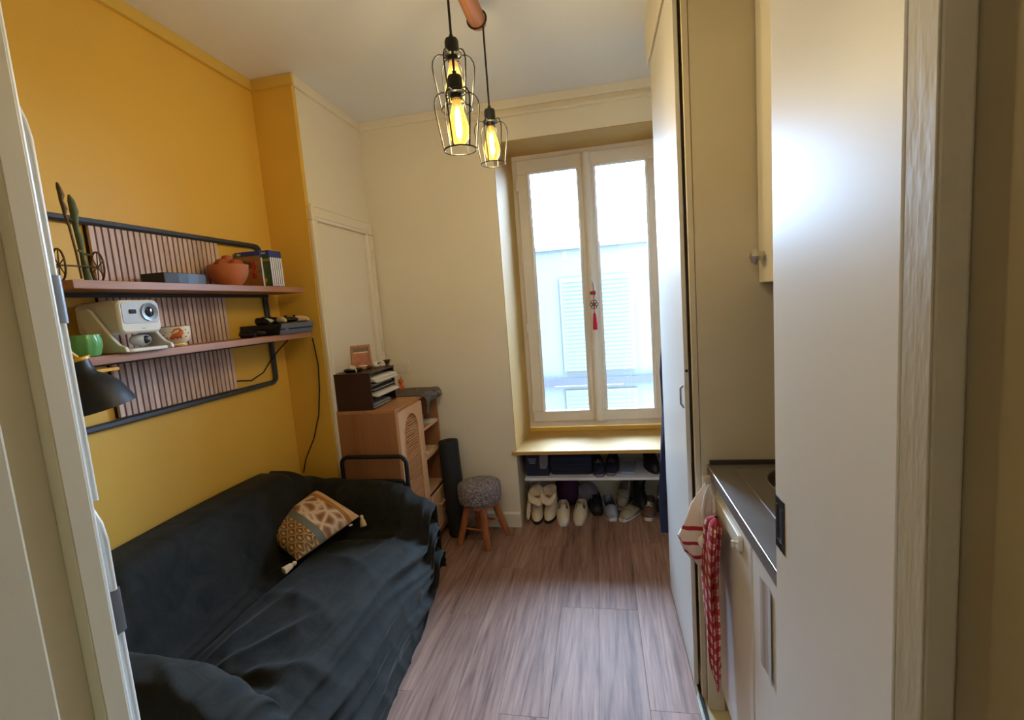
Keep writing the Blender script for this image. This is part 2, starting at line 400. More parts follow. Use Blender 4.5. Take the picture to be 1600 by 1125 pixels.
struct('trim_1', B(0.279, 0.2895, 0.56, 1.70, -0.004, 0.004), 'threshold_metal')
struct('ceiling', B(-1.9, 1.05, -1.3, 3.13, ZC, ZC+0.1), 'white_ceiling')
struct('wall_left', B(XL-0.1, XL, 0.40, 3.1, 0, ZC), 'yellow_wall')
struct('wall_return', B(XL, XW, YR, YR+0.03, 0, ZC), 'yellow_wall')
struct('wall_closet', B(XL, XW, YR+0.03, YB, 0, ZC), 'cream_wall')
# window wall: left part, lintel, right part; thick reveal
ZS = 0.53
struct('wall_back', B(-1.8, -0.597, YB, 3.55, 0, ZC), 'cream_wall')
struct('wall_back_lintel', MB().prism([(YB, 2.497), (YB, ZC), (3.66, ZC), (3.66, 2.55)], 0, -0.597, 0.46), 'cream_wall')
struct('wall_back_right', B(0.455, 1.05, YB, 3.66, 0, ZC), 'cream_wall')
struct('wall_reveal', MB().prism([(-0.597, YB+0.002), (-0.597, 3.66), (-0.562, 3.66), (-0.562, 3.5), (-0.594, YB+0.002)], 2, ZS, 2.56), 'sill_paint_and_bounce')
struct('wall_reveal_top', MB().prism([(YB+0.001, 2.4965), (3.50, 2.5385), (3.50, 2.5345), (YB+0.001, 2.4925)], 0, -0.594, 0.454), 'sill_paint_and_bounce')  # soffit takes the sill colour in place of light bounced off the sill
struct('wall_reveal_back', B(-0.9, -0.596, 3.54, 3.68, 0, ZC), 'cream_wall')
struct('wall_niche', B(-0.7, 0.6, 3.46, 3.66, 0, ZS-0.03), 'carcass')
struct('wall_niche_side', B(-0.597, -0.593, YB+0.001, 3.46, 0, ZS-0.03), 'carcass')
struct('window_sill', B(-0.622, 0.455, 3.005, 3.56, ZS-0.024, ZS), 'sill_paint_and_bounce', bevel=0.004)
struct('wall_right', B(0.95, 1.05, 0.3, 3.1, 0, ZC), 'cream_wall')
# cornices
struct('trim_2', B(XL, XL+0.018, 0.52, YR, 2.678, ZC), 'yellow_trim', bevel=0.003)
struct('trim_3', B(XL+0.018, XW+0.018, YR-0.018, YR, 2.678, ZC), 'yellow_trim', bevel=0.003)
struct('trim_4', B(XW, XW+0.018, YR, YB, 2.678, ZC), 'cream_wall', bevel=0.003)
struct('trim_5', B(XW+0.018, 0.95, YB-0.018, YB, 2.678, ZC), 'cream_wall', bevel=0.003)
struct('trim_6', B(-0.80, 0.95, YB-0.028, YB, 2.632, 2.648), 'cream_gloss', bevel=0.003)
struct('baseboard_back', MB().prism([(YB, 0), (YB, 0.105), (YB-0.008, 0.105), (YB-0.014, 0.095), (YB-0.014, 0)], 0, -1.10, -0.597), 'cream_gloss')
struct('baseboard_left', B(XL, XL+0.014, 0.55, YR, 0, 0.1), 'cream_gloss')
# closet door in the short wall
d1 = struct('door_1', B(XW-0.002, XW+0.006, 2.385, 2.925, 0.02, 2.015), 'cream_wall', bevel=0.002)
cs = MB()
for (y0, y1, z0, z1, t) in ((2.338, 2.385, 0, 2.10, 0.024), (2.925, 3.020, 0, 2.10, 0.024)): cs.box(XW, XW+t, y0, y1, z0, z1-0.085)
obj('casing', cs, 'cream_wall', d1, bevel=0.006)
obj('casing', MB().prism(rrect(2.338, 3.022, 2.0165, 2.102, 0.03, 5, (1, 1, 0, 0)), 0, XW, XW+0.024), 'cream_wall', d1, bevel=0.005)
obj('moulding', MB().tube([(XW+0.024, 2.372, 0.0), (XW+0.024, 2.372, 2.035), (XW+0.024, 2.940, 2.035), (XW+0.024, 2.940, 0)], 0.006, 6), 'cream_wall', d1)
obj('moulding', MB().tube([(XW+0.022, 2.352, 0.0), (XW+0.022, 2.352, 2.078), (XW+0.022, 2.365, 2.088), (XW+0.022, 3.0, 2.088)], 0.005, 6), 'cream_wall', d1)
for z in (1.25, 1.85): obj('hinge', MB().lathe([(0.006, 0), (0.006, 0.07)], 8, (XW+0.028, 2.985, z)), 'cream_gloss', d1, smooth=40)

# doorway around the camera and the hall behind it
struct('wall_hall_right', B(0.333, 0.45, -1.3, 0.545, 0, ZC), 'hall_wall')
struct('wall_hall_left', B(-1.15, -1.05, -1.3, 0.37, 0, ZC), 'hall_wall')
struct('wall_hall_back', B(-1.15, 0.45, -1.4, -1.3, 0, ZC), 'hall_wall')
struct('wall_doorway_left', B(-1.8, -0.80, 0.37, 0.50, 0, ZC), 'hall_wall')
struct('wall_doorway_top', B(-0.80, 0.333, 0.40, 0.55, 2.2, ZC), 'cream_wall')
struct('wall_doorway_right', B(0.3335, 0.98, 0.47, 0.56, 0, ZC), 'hall_wall')
j = struct('trim_7', B(0.304, 0.3328, 0.507, 0.556, 0, 2.2), 'jamb_paint', bevel=0.003)
obj('moulding', B(0.3020, 0.3038, 0.5075, 0.531, 0, 2.2), 'jamb_paint', j, bevel=0.001)
struct('trim_8', B(-0.95, -0.674, 0.33, 0.418, 0, 2.2), 'post_beige', bevel=0.004)
struct('trim_9', B(-0.95, -0.745, 0.4185, 0.4985, 0, 2.2), 'post_beige')
lp = struct('trim_10', B(-0.95, -0.7245, 0.499, 0.53, 0, 2.2), 'post_beige', bevel=0.002)
obj('edge_strip', B(-0.80, -0.738, 0.531, 0.545, 0, 2.2), 'white_plastic', lp, bevel=0.004)

hl = thing('hall_fill_light', 'added dim round fill light, unseen in the hall behind the camera', 'lamp', (-0.35, -0.8, ZC))  # unseen fill light, added to brighten the doorway posts and jamb
obj('base', MB().lathe([(0.09, ZC-0.02), (0.09, ZC-0.001)], 24, (-0.35, -0.8, 0)), 'white_plastic', hl, smooth=40)
obj('globe', MB().ball((-0.35, -0.8, ZC-0.09), 0.07, 10), emit('fill_glow', (1.0, 0.90, 0.70), 34.0), hl, smooth=60)
# white folding rail with grey clips fixed to the doorway post
fr = thing('folding_rail', 'white bent rail with two grey clips fixed to the left doorway post', 'rail', (-0.76, 0.56, 0.0))
for (zt, zc, dx) in ((1.825, 1.555, 0.0), (1.243, 1.078, 0.004)):
    obj('rail', MB().tube([(-0.772, 0.56, zt), (-0.762+dx, 0.56, zt-0.025), (-0.7575+dx, 0.56, zt-0.05), (-0.7585+dx, 0.56, zc), (-0.7585+dx*0.5, 0.56, zc-0.30 if zc > 1.3 else zc-0.02)], 0.0055, 10), 'white_plastic', fr, smooth=60)
    obj('inner_rail', MB().tube([(-0.769, 0.561, zt-0.03), (-0.768, 0.561, zc-0.03)], 0.006, 10), 'white_plastic', fr, smooth=60)
    cl = obj('clip', MB().prism(rrect(-0.776, -0.7525+dx, 0.5455, 0.57, 0.008), 2, zc-0.034, zc+0.034), 'grey_metal', fr, smooth=40)
    obj('rivet', MB().ball((-0.7615+dx, 0.5455, zc+0.015), 0.0055, 6), 'chrome', cl, smooth=60)
obj('rail', MB().tube([(-0.7565, 0.56, 1.04), (-0.7565, 0.56, 0.06)], 0.006, 10), 'white_plastic', fr, smooth=60)
obj('screw', MB().ball((-0.7575, 0.549, 1.257), 0.004, 6), 'dark_metal', fr, smooth=60)
obj('mounting_plate', B(-0.79, -0.7765, 0.5455, 0.566, 0.05, 1.85), 'white_plastic', fr, bevel=0.003)

# ------------------------------------------------------------------ window
YW = 3.5
win = thing('window_1', 'white two-leaf casement window with tall glass panes', 'window', (-0.06, YW, 0.56)); win['kind'] = 'structure'; del win['category']
F = MB(); x0, x1, z0, z1 = -0.565, 0.452, 0.56, 2.548
F.box(x0, x1, YW, YW+0.06, z1-0.045, z1); F.box(x0, x1, YW, YW+0.06, z0, z0+0.045); F.box(x0, x0+0.035, YW, YW+0.06, z0+0.045, z1-0.045); F.box(x1-0.035, x1, YW, YW+0.06, z0+0.045, z1-0.045)
obj('window_frame', F, 'window_white', win, bevel=0.004)
for (a, b, ga, gb) in ((-0.53, -0.047, -0.443, -0.107), (-0.043, 0.417, 0.016, 0.358)):
    za, zb, gza, gzb = 0.606, 2.502, 0.685, 2.405
    s_ = MB(); y0, y1 = YW-0.015, YW+0.03
    s_.box(a, b, y0, y1, gzb, zb); s_.box(a, b, y0, y1, za, gza); s_.box(a, ga, y0, y1, gza, gzb); s_.box(gb, b, y0, y1, gza, gzb)
    sash = obj('sash', s_, 'window_white', win, bevel=0.005)
    bd = MB().tube([(ga, y0+0.018, gza), (gb, y0+0.018, gza), (gb, y0+0.018, gzb), (ga, y0+0.018, gzb)], 0.008, 6, True)
    obj('glazing_bead', bd, 'window_white', sash)
    obj('glazing_bead', MB().tube([(ga-0.012, y0, gza-0.012), (gb+0.012, y0, gza-0.012), (gb+0.012, y0, gzb+0.012), (ga-0.012, y0, gzb+0.012)], 0.005, 6, True), 'window_white', sash)
    obj('pane', B(ga-0.004, gb+0.004, YW+0.010, YW+0.014, gza-0.004, gzb+0.004), 'window_pane', sash)
obj('meeting_stile', MB().prism([(-0.075, YW-0.0155), (-0.012, YW-0.0155), (-0.018, YW-0.032), (-0.03, YW-0.040), (-0.057, YW-0.040), (-0.069, YW-0.032)], 2, 0.61, 2.498), 'window_white', win, smooth=50)
for z in (0.72, 1.31, 1.83, 2.33):
    obj('hinge', MB().lathe([(0.007, -0.035), (0.0085, -0.033), (0.0085, 0.033), (0.007, 0.035)], 10, (x0+0.032, YW-0.022, z)), 'cream_gloss', win, smooth=50)
hd = obj('handle_plate', MB().prism(rrect(-0.054, -0.024, 1.52, 1.66, 0.012), 1, YW-0.048, YW-0.041), 'white_plastic', win, bevel=0.002)
obj('handle_lever', MB().tube([(-0.039, YW-0.046, 1.62), (-0.039, YW-0.075, 1.62), (-0.034, YW-0.078, 1.60), (-0.022, YW-0.078, 1.51)], [0.009, 0.009, 0.01, 0.008], 10), 'white_plastic', hd, smooth=60)
struct('trim_11', B(-0.567, 0.455, 3.485, 3.4995, ZS, 0.562), 'yellow_trim', bevel=0.003)

kn = thing('tassel_charm', 'red tassel charm with knotted brown medallion hanging from the window handle', 'charm', (-0.035, YW-0.085, 1.29))
obj('cord', MB().tube([(-0.036, YW-0.082, 1.612), (-0.034, YW-0.091, 1.59), (-0.036, YW-0.089, 1.53), (-0.037, YW-0.088, 1.40)], 0.0022, 6), 'red_bead', kn)
obj('bow', MB().ball((-0.047, YW-0.09, 1.535), 0.016, 8, (1, .5, .8)).ball((-0.032, YW-0.09, 1.535), 0.013, 8, (1, .5, 1.2)), 'red_bead', kn, smooth=60)
md = MB()
for q in range(6):
    a = q*PI/3; md.tube([(-0.037+0.019*math.cos(a)+0.010*math.cos(b*PI/4), YW-0.088, 1.455+0.022*math.sin(a)+0.010*math.sin(b*PI/4)) for b in range(8)], 0.003, 6, True)
md.ball((-0.037, YW-0.088, 1.455), 0.009, 8, (1, .5, 1))
obj('medallion', md, 'knot_brown', kn, smooth=60)
obj('tassel', MB().lathe([(0.002, 0), (0.008, -0.01), (0.011, -0.03), (0.015, -0.08), (0.016, -0.122), (0.002, -0.124)], 12, (-0.036, YW-0.088, 1.40), rip=lambda i, a: 1+0.12*math.sin(6*a)), 'tassel_red', kn, smooth=60)

# ------------------------------------------------------------------ across the courtyard
fac = thing('apartment_building', 'pale sunlit apartment facade with closed louvred shutters seen through the window', 'building', (0, 9.0, -8))
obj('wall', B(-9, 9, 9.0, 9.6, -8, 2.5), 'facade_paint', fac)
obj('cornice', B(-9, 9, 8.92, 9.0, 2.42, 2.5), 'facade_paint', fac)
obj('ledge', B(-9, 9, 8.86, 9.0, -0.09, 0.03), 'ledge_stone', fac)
for zt, zb_ in ((1.9, 0.15), (-0.2, -1.9)):
    for xc in (-0.05, -2.6, 2.5):
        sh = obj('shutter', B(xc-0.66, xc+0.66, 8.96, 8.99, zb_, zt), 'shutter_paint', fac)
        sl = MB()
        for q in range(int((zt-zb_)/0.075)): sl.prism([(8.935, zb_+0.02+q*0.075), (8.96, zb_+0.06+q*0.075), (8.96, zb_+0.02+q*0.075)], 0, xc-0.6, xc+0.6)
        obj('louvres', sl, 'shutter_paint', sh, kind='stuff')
struct('wall_exterior', B(-9, -0.9, 3.55, 3.7, -8, 6), 'facade_paint')
struct('ground', B(-9, 9, 3.7, 9.0, -8.1, -8.0), 'facade_paint')

# ------------------------------------------------------------------ wardrobe, kitchenette and sliding doors (right side)
wd = thing('wardrobe', 'tall cream built-in wardrobe with a sliding door beside the window', 'wardrobe', (0.6, 2.0, 0))
obj('side_panel', B(0.318, 0.945, 1.69, 1.708, 0, 2.53), 'carcass', wd, bevel=0.001)
obj('batten', B(0.2985, 0.3165, 1.688, 1.706, 0, 2.53), 'carcass', wd, bevel=0.0015)
obj('side_panel', B(0.30, 0.945, 2.36, 2.378, 0, 2.53), 'carcass', wd, bevel=0.001)
obj('top_panel', B(0.30, 0.945, 1.709, 2.359, 2.50, 2.53), 'carcass', wd)
lf = obj('sliding_door', B(0.2805, 0.2955, 1.742, 2.372, 0.012, 2.525), 'cabinet_white', wd, bevel=0.0015)
obj('handle', MB().tube([(0.2795, 1.765, 1.165), (0.270, 1.765, 1.155), (0.270, 1.765, 1.10), (0.2795, 1.765, 1.085)], 0.004, 8), 'chrome', lf, smooth=60)
obj('screw_hole', MB().lathe([(0.005, 0), (0.005, 0.002)], 10, (0.2885, 1.742, 1.222), (0, -1, 0)), 'black_matte', lf)
obj('skirting', B(0.302, 0.312, 1.71, 2.358, 0, 0.07), 'carcass', wd)
pm = struct('trim_12', B(0.270, 0.2785, 0.57, 2.43, 2.532, ZC), 'cream_wall', bevel=0.002)
obj('pelmet_top', B(0.2787, 0.95, 1.70, 2.43, 2.535, ZC), 'cream_wall', pm)
struct('trim_13', B(0.2905, 0.302, 0.56, 2.372, 0.0, 0.007), 'dark_metal')

sd = thing('sliding_door', 'cream sliding kitchenette door with a dark recessed pull, in front of the sink', 'door', (0.312, 0.74, 0.01))
obj('panel', B(0.3035, 0.3215, 0.558, 0.9235, 0.012, 2.525), 'cabinet_white', sd, bevel=0.0015)
pf = MB(); ya, yb, za, zb = 0.8775, 0.9205, 1.0155, 1.1145
for bx in ((0.3020, 0.3034, ya, yb, zb-0.016, zb), (0.3020, 0.3034, ya, yb, za, za+0.016), (0.3020, 0.3034, ya, ya+0.011, za+0.016, zb-0.016), (0.3020, 0.3034, yb-0.011, yb, za+0.016, zb-0.016)): pf.box(*bx)
pu = obj('pull_plate', pf, 'dark_metal', sd, bevel=0.0004)
obj('pull_recess', B(0.3030, 0.3034, ya+0.011, yb-0.011, za+0.016, zb-0.016), 'black_matte', pu)
obj('pull_lip', B(0.3018, 0.3028, ya+0.014, ya+0.030, za+0.018, za+0.021), 'chrome', pu)

bc = thing('base_cabinet', 'cream kitchen base cabinet under the steel sink worktop', 'cabinet', (0.65, 1.15, 0))
obj('body', B(0.372, 0.948, 0.62, 1.640, 0.09, 0.858), 'carcass', bc)
obj('plinth', B(0.40, 0.948, 0.62, 1.640, 0.0, 0.089), 'carcass', bc)
for (a, b) in ((1.254, 1.637), (0.868, 1.250), (0.622, 0.864)): obj('door', B(0.353, 0.3715, a, b, 0.095, 0.852), 'cabinet_white', bc, bevel=0.006)
obj('filler_panel', B(0.312, 0.366, 1.642, 1.660, 0.0, 0.872), 'carcass', bc, bevel=0.002)
hr = thing('towel_rail', 'cream plastic towel rail hooked on the base cabinet door', 'towel rail', (0.345, 1.46, 0.775))
obj('bar', MB().prism(rrect(1.322, 1.615, 0.777, 0.822, 0.012), 0, 0.340, 0.3525), 'cream_gloss', hr, bevel=0.003)
for y in (1.335, 1.60): obj('hook', MB().tube([(0.345, y, 0.80), (0.335, y, 0.80), (0.328, y, 0.79), (0.328, y, 0.805)], 0.005, 8), 'cream_gloss', hr, smooth=60)
pp = tag(obj('notice_sheet', MB().grid([[(0.3505+0.002*math.sin(y*90), y, z) for y in np.linspace(1.10, 1.176, 6)] for z in np.linspace(0.57, 0.80, 8)]), 'sheet_grey', solid=0.0008), 'greyish protective sheet stuck on the second base cabinet door', 'sheet')

wt = thing('worktop', 'brushed steel worktop with an inset round sink', 'worktop', (0.64, 1.15, 0.86))
cx, cy, R0 = 0.645, 1.50, 0.168; n = 48; top = MB(); ring = []; outer = []
X0, X1, Y0, Y1 = 0.338, 0.948, 0.62, 1.688
for q in range(n):
    a = 2*PI*q/n; dx, dy = math.cos(a), math.sin(a)
    s = min((X1-cx)/dx if dx > 1e-9 else 9, (X0-cx)/dx if dx < -1e-9 else 9, (Y1-cy)/dy if dy > 1e-9 else 9, (Y0-cy)/dy if dy < -1e-9 else 9)
    ring.append((cx+R0*dx, cy+R0*dy, 0.90)); outer.append((cx+s*dx, cy+s*dy, 0.90))
for (X, Y) in ((X0, Y0), (X1, Y0), (X0, Y1), (X1, Y1)):
    q = min(range(n), key=lambda q: (outer[q][0]-X)**2+(outer[q][1]-Y)**2); outer[q] = (X, Y, 0.90)
top.add(ring+outer+[(p[0], p[1], 0.862) for p in outer], [(q, (q+1) % n, n+(q+1) % n, n+q) for q in range(n)] + [(n+q, n+(q+1) % n, 2*n+(q+1) % n, 2*n+q) for q in range(n)])
obj('top', top, 'worktop_steel', wt)
obj('basin', MB().lathe([(R0, 0.90), (R0-0.008, 0.893), (R0-0.014, 0.86), (R0-0.02, 0.77), (R0-0.05, 0.75), (0.03, 0.745), (0.001, 0.742)], 48, (cx, cy, 0), cap=(False, False)), 'basin_steel', wt, smooth=50)
obj('rim', MB().tube([(cx+R0*math.cos(2*PI*q/n), cy+R0*math.sin(2*PI*q/n), 0.901) for q in range(n)], 0.004, 8, True), 'worktop_steel', wt, smooth=60)
obj('bead', MB().tube([(p[0], p[1], 0.9005) for p in rrect(0.418, 0.93, 0.66, 1.655, 0.03)], 0.0035, 6, True), 'worktop_steel', wt, smooth=60)
obj('front_edge', MB().tube([(0.3385, 0.62, 0.8985), (0.3385, 1.688, 0.8985)], 0.0028, 8), 'steel_edge', wt, smooth=60)
obj('upstand', B(0.345, 0.948, 1.680, 1.689, 0.9005, 0.915), 'basin_steel', wt)
uc = thing('wall_cupboard', 'cream wall cupboard with a square chrome knob above the sink', 'cupboard', (0.73, 1.3, 1.505))
obj('body', B(0.531, 0.948, 0.60, 1.687, 1.507, 2.528), 'carcass', uc)
ud = obj('door', B(0.512, 0.5305, 0.95, 1.686, 1.509, 2.526), 'cabinet_white', uc, bevel=0.002)
kb = MB(); kb.lathe([(0.015, 0), (0.014, 0.020), (0.025, 0.022), (0.025, 0.029), (0.015, 0.040)], 4, (0.512, 1.63, 1.590), (-1, 0, 0))
obj('knob', kb, 'chrome', ud)

# ------------------------------------------------------------------ cloths hanging in the kitchenette corner
def loft(rings, closed=True): return MB().grid(rings, closed)
bg_ = thing('striped_bag', 'white cotton bag with red stripes hanging from the kitchenette corner', 'bag', (0.29, 1.60, 0.58))
rings = []
for z, xc, wx, wy in ((0.86, 0.318, 0.006, 0.006), (0.84, 0.318, 0.016, 0.012), (0.81, 0.312, 0.028, 0.016), (0.78, 0.304, 0.036, 0.022), (0.74, 0.297, 0.044, 0.028), (0.70, 0.288, 0.054, 0.032), (0.672, 0.281, 0.062, 0.034), (0.645, 0.286, 0.054, 0.036), (0.615, 0.292, 0.046, 0.034), (0.59, 0.296, 0.036, 0.026), (0.583, 0.297, 0.01, 0.01)):
    r_ = []
    for q in range(40):
        a = 2*PI*q/40; k = 1+0.10*math.sin(5*a+z*30)+0.06*math.sin(9*a-z*50)
        r_.append((xc+wx*k*math.cos(a), 1.607+wy*k*math.sin(a), z+0.010*math.sin(a*2+1)))
    rings.append(r_)
obj('body', loft(rings), 'striped_cotton', bg_, smooth=70)
obj('strap', MB().tube([(0.322, 1.578, 0.868), (0.306, 1.566, 0.84), (0.294, 1.556, 0.79), (0.297, 1.552, 0.74), (0.302, 1.552, 0.70)], 0.0085, 8, flat=0.45), 'paper', bg_, smooth=60)
obj('strap', MB().tube([(0.322, 1.578, 0.868), (0.332, 1.566, 0.83), (0.329, 1.558, 0.77), (0.318, 1.550, 0.70), (0.315, 1.550, 0.65)], 0.0085, 8, flat=0.45), 'paper', bg_, smooth=60)
obj('knot', MB().ball((0.293, 1.552, 0.688), 0.017, 8, (1, .8, 1.3), 0.2), 'paper', bg_, smooth=60)
obj('hook', MB().tube([(0.322, 1.641, 0.845), (0.322, 1.60, 0.845), (0.322, 1.585, 0.85), (0.322, 1.58, 0.868)], 0.004, 8), 'cream_gloss', bg_, smooth=60)

def towel():
    rows = []
    prof = [(0.812, 0.012, 1.475), (0.80, 0.045, 1.48), (0.77, 0.072, 1.49), (0.70, 0.082, 1.505), (0.60, 0.088, 1.515), (0.50, 0.080, 1.52), (0.40, 0.072, 1.525), (0.32, 0.066, 1.53), (0.27, 0.042, 1.52), (0.22, 0.018, 1.51), (0.195, 0.006, 1.505)]
    zs = np.linspace(0.812, 0.195, 40); w = np.interp(-zs, [-p[0] for p in prof], [p[1] for p in prof]); yc = np.interp(-zs, [-p[0] for p in prof], [p[2] for p in prof])
    for z, ww, y in zip(zs, w, yc):
        r_ = []
        for q in range(48):
            a = 2*PI*q/48; k = 1+0.16*math.sin(4*a+z*7)+0.10*math.sin(7*a-z*11)
            r_.append((0.3165+min(0.0215, 0.45*ww)*k*math.sin(a)*0.8-0.15*ww, y+0.010*math.sin(z*13)+0.86*ww*k*math.cos(a), z+0.012*math.sin(3*a)*min(1, (0.81-z)*8)))
        rows.append(r_)
    return rows
tw = tag(obj('kitchen_towel', loft(towel()), 'plaid_cotton', smooth=70), 'red and white plaid kitchen towel hanging from the rail', 'towel')
uvl = tw.data.uv_layers.new(name='UVMap')
for p in tw.data.polygons:
    for li in p.loop_indices:
        vi = tw.data.loops[li].vertex_index; i, q = divmod(vi, 48); uvl.data[li].uv = (abs(q-24)/24*0.9, i/40)

# navy garment hanging at the end of the wardrobe
rows = []
for z in np.linspace(1.52, 0.28, 50):
    k = (1.52-z)/1.24; wx = 0.03+0.05*min(1, k*3); wy = 0.02+0.03*min(1, k*4); r_ = []
    xc = 0.358+0.010*math.sin(k*5)-0.014*k
    for q in range(36):
        a = 2*PI*q/36; m_ = 1+0.13*math.sin(5*a+k*3)+0.08*math.sin(8*a-k*9)
        r_.append((xc+wx*m_*math.cos(a), 2.445+wy*m_*math.sin(a), z))
    rows.append(r_)
jk = thing('jeans', 'navy blue denim garment hanging between the wardrobe end and the window', 'garment', (0.375, 2.45, 0.1))
obj('cloth', loft(rows), 'denim', jk, smooth=70)
obj('hanger_hook', MB().tube([(0.375, 2.379, 1.54), (0.375, 2.43, 1.54), (0.375, 2.445, 1.55), (0.375, 2.445, 1.51)], 0.004, 8), 'chrome', jk, smooth=60)

# ------------------------------------------------------------------ pendant lamp
pn = thing('pendant_lamp', 'pendant lamp with three black wire cages hanging from a wooden beam', 'lamp', (-0.385, 1.5, 2.55))
obj('beam', MB().lathe([(0.005, 0), (0.026, 0.002), (0.031, 0.012), (0.032, 0.2), (0.0305, 0.5), (0.032, 0.82), (0.029, 0.838), (0.005, 0.842)], 20, (-0.388, 1.04, 2.548), (0, 1, 0), rip=lambda i, a: 1+0.05*math.sin(3*a+i)), 'beam_wood', pn, smooth=50)
for y in (1.25, 1.62): obj('ceiling_rod', MB().lathe([(0.006, 2.575), (0.006, 2.70), (0.022, 2.705), (0.022, ZC-0.001)], 12, (-0.388, y, 0)), 'black_metal', pn, smooth=40)
def cage(x, y, ztop, zs):
    """zs: top of socket, ztop: top ring of the cage"""
    o = obj('cord', MB().tube([(x, y, zs), (x, y, 2.535)], 0.0035, 8), 'black_metal', pn, smooth=60)
    obj('cord_wrap', MB().tube([(-0.388+0.0355*math.cos(a), y+0.004*math.sin(a), 2.548+0.0355*math.sin(a)) for a in np.linspace(0, 2*PI, 20, endpoint=False)], 0.0035, 8, True), 'black_metal', pn, smooth=60)
    obj('socket', MB().lathe([(0.003, 0.012), (0.006, 0.010), (0.006, 0), (0.018, -0.002), (0.0205, -0.008), (0.0205, -0.038), (0.024, -0.040), (0.024, -0.046), (0.016, -0.050), (0.016, -0.062), (0.002, -0.063)], 20, (x, y, zs)), 'black_metal', pn, smooth=40)
    zt = zs-0.046; c = MB()
    c.tube([(x+0.027*math.cos(a), y+0.027*math.sin(a), zt) for a in np.linspace(0, 2*PI, 24, endpoint=False)], 0.0022, 6, True)
    c.tube([(x+0.045*math.cos(a), y+0.045*math.sin(a), zt-0.152) for a in np.linspace(0, 2*PI, 32, endpoint=False)], 0.0021, 6, True)
    for q in range(6):
        a = q*PI/3+0.35
        c.tube([(x+r*math.cos(a), y+r*math.sin(a), zt+h) for r, h in ((0.026, 0), (0.040, 0.001), (0.052, -0.006), (0.060, -0.019), (0.0622, -0.034), (0.0605, -0.05), (0.045, -0.152))], 0.0021, 6)
    obj('cage', c, 'black_metal', pn, smooth=60)
    b = obj('bulb', MB().lathe([(0.012, -0.062), (0.013, -0.075), (0.020, -0.100), (0.028, -0.130), (0.030, -0.148), (0.026, -0.168), (0.014, -0.182), (0.001, -0.186)], 24, (x, y, zs), cap=(True, False)), 'bulb_glass', pn, smooth=60)
    obj('filament', MB().lathe([(0.001, -0.088), (0.006, -0.092), (0.008, -0.12), (0.008, -0.155), (0.005, -0.163), (0.001, -0.164)], 10, (x, y, zs)), 'filament', b, smooth=60)
    obj('bulb_cap', MB().lathe([(0.0125, -0.0635), (0.0125, -0.078), (0.006, -0.086)], 12, (x, y, zs)), 'brass', b, smooth=40)
cage(-0.387, 1.46, 2.24, 2.287); cage(-0.360, 1.36, 2.092, 2.138); cage(-0.366, 1.85, 2.185, 2.230)

# ------------------------------------------------------------------ wall shelf
ws = thing('wall_shelf', 'wall unit of two wooden shelves on a slatted panel in a black frame', 'shelf', (-1.69, 1.65, 1.19))
fp = [(p[0], p[1]) for p in rrect(1.10, 2.212, 1.19, 1.885, 0.03)]
obj('frame', MB().tube([(-1.684, a, b) for a, b in fp], 0.0125, 6, True), 'slate', ws)
obj('backing', B(-1.6985, -1.692, 1.372, 1.938, 1.205, 1.872), 'felt', ws)
sw = 0.564/24; sl0 = None
for q in range(24):
    a = 1.373+q*sw
    if sl0 is None: sl0 = obj('slat', B(-1.6915, -1.680, a+0.0032, a+sw-0.0032, 1.206, 1.871), 'slat_wood', ws, bevel=0.0008)
    else:
        c = sl0.copy(); C.objects.link(c); c.parent = ws; c.location = (sl0.location[0], sl0.location[1]+q*sw, sl0.location[2])
SH1, SH2 = 1.667, 1.437
obj('shelf_board', B(-1.670, -1.50, 1.157, 2.275, SH1-0.026, SH1), 'shelf_wood', ws, bevel=0.0015)
obj('shelf_board', B(-1.670, -1.50, 1.163, 2.283, SH2-0.027, SH2), 'shelf_wood', ws, bevel=0.0015)
for z in (SH1-0.034, SH2-0.035): obj('bracket_rail', B(-1.6715, -1.655, 1.12, 2.20, z-0.006, z+0.0075), 'black_metal', ws)

def place(name, label, cat, x, y, z, rotz=0.0, group=None): return thing(name, label, cat, (x, y, z), rotz, group)
# bronze wheeled sculpture
sc = place('metal_sculpture', 'bronze sculpture of two thin upright figures on spoked wheels, on the upper shelf', 'sculpture', -1.58, 1.24, SH1+0.001)
for (y, R_) in ((1.185, 0.048), (1.298, 0.048)):
    w = MB(); th = np.linspace(0, 2*PI, 32, endpoint=False); ax = math.radians(20)
    def wp(r, a, y=y): return (-1.575+r*math.cos(a)*math.cos(ax), y-r*math.cos(a)*math.sin(ax), SH1+0.050+r*math.sin(a))
    w.tube([wp(R_-0.0005, a) for a in th], 0.0028, 6, True)
    for q in range(3): w.tube([wp(R_, q*PI/3+0.3), wp(R_, q*PI/3+0.3+PI)], 0.0018, 6)
    w.ball(wp(0, 0), 0.006, 6)
    obj('wheel', w, 'bronze', sc, smooth=60)
obj('axle', MB().tube([(-1.575, 1.185, SH1+0.05), (-1.575, 1.298, SH1+0.05)], 0.003, 6), 'bronze', sc, smooth=60)
obj('figure', MB().tube([(-1.58, 1.247, SH1+0.012), (-1.578, 1.243, SH1+0.09), (-1.578, 1.236, SH1+0.17), (-1.578, 1.229, SH1+0.205), (-1.577, 1.231, SH1+0.222), (-1.578, 1.226, SH1+0.245), (-1.578, 1.229, SH1+0.262), (-1.577, 1.224, SH1+0.283), (-1.578, 1.223, SH1+0.297)], [0.003, 0.0035, 0.0035, 0.0045, 0.0075, 0.0055, 0.0080, 0.0060, 0.003], 8), 'bronze', sc, smooth=60)
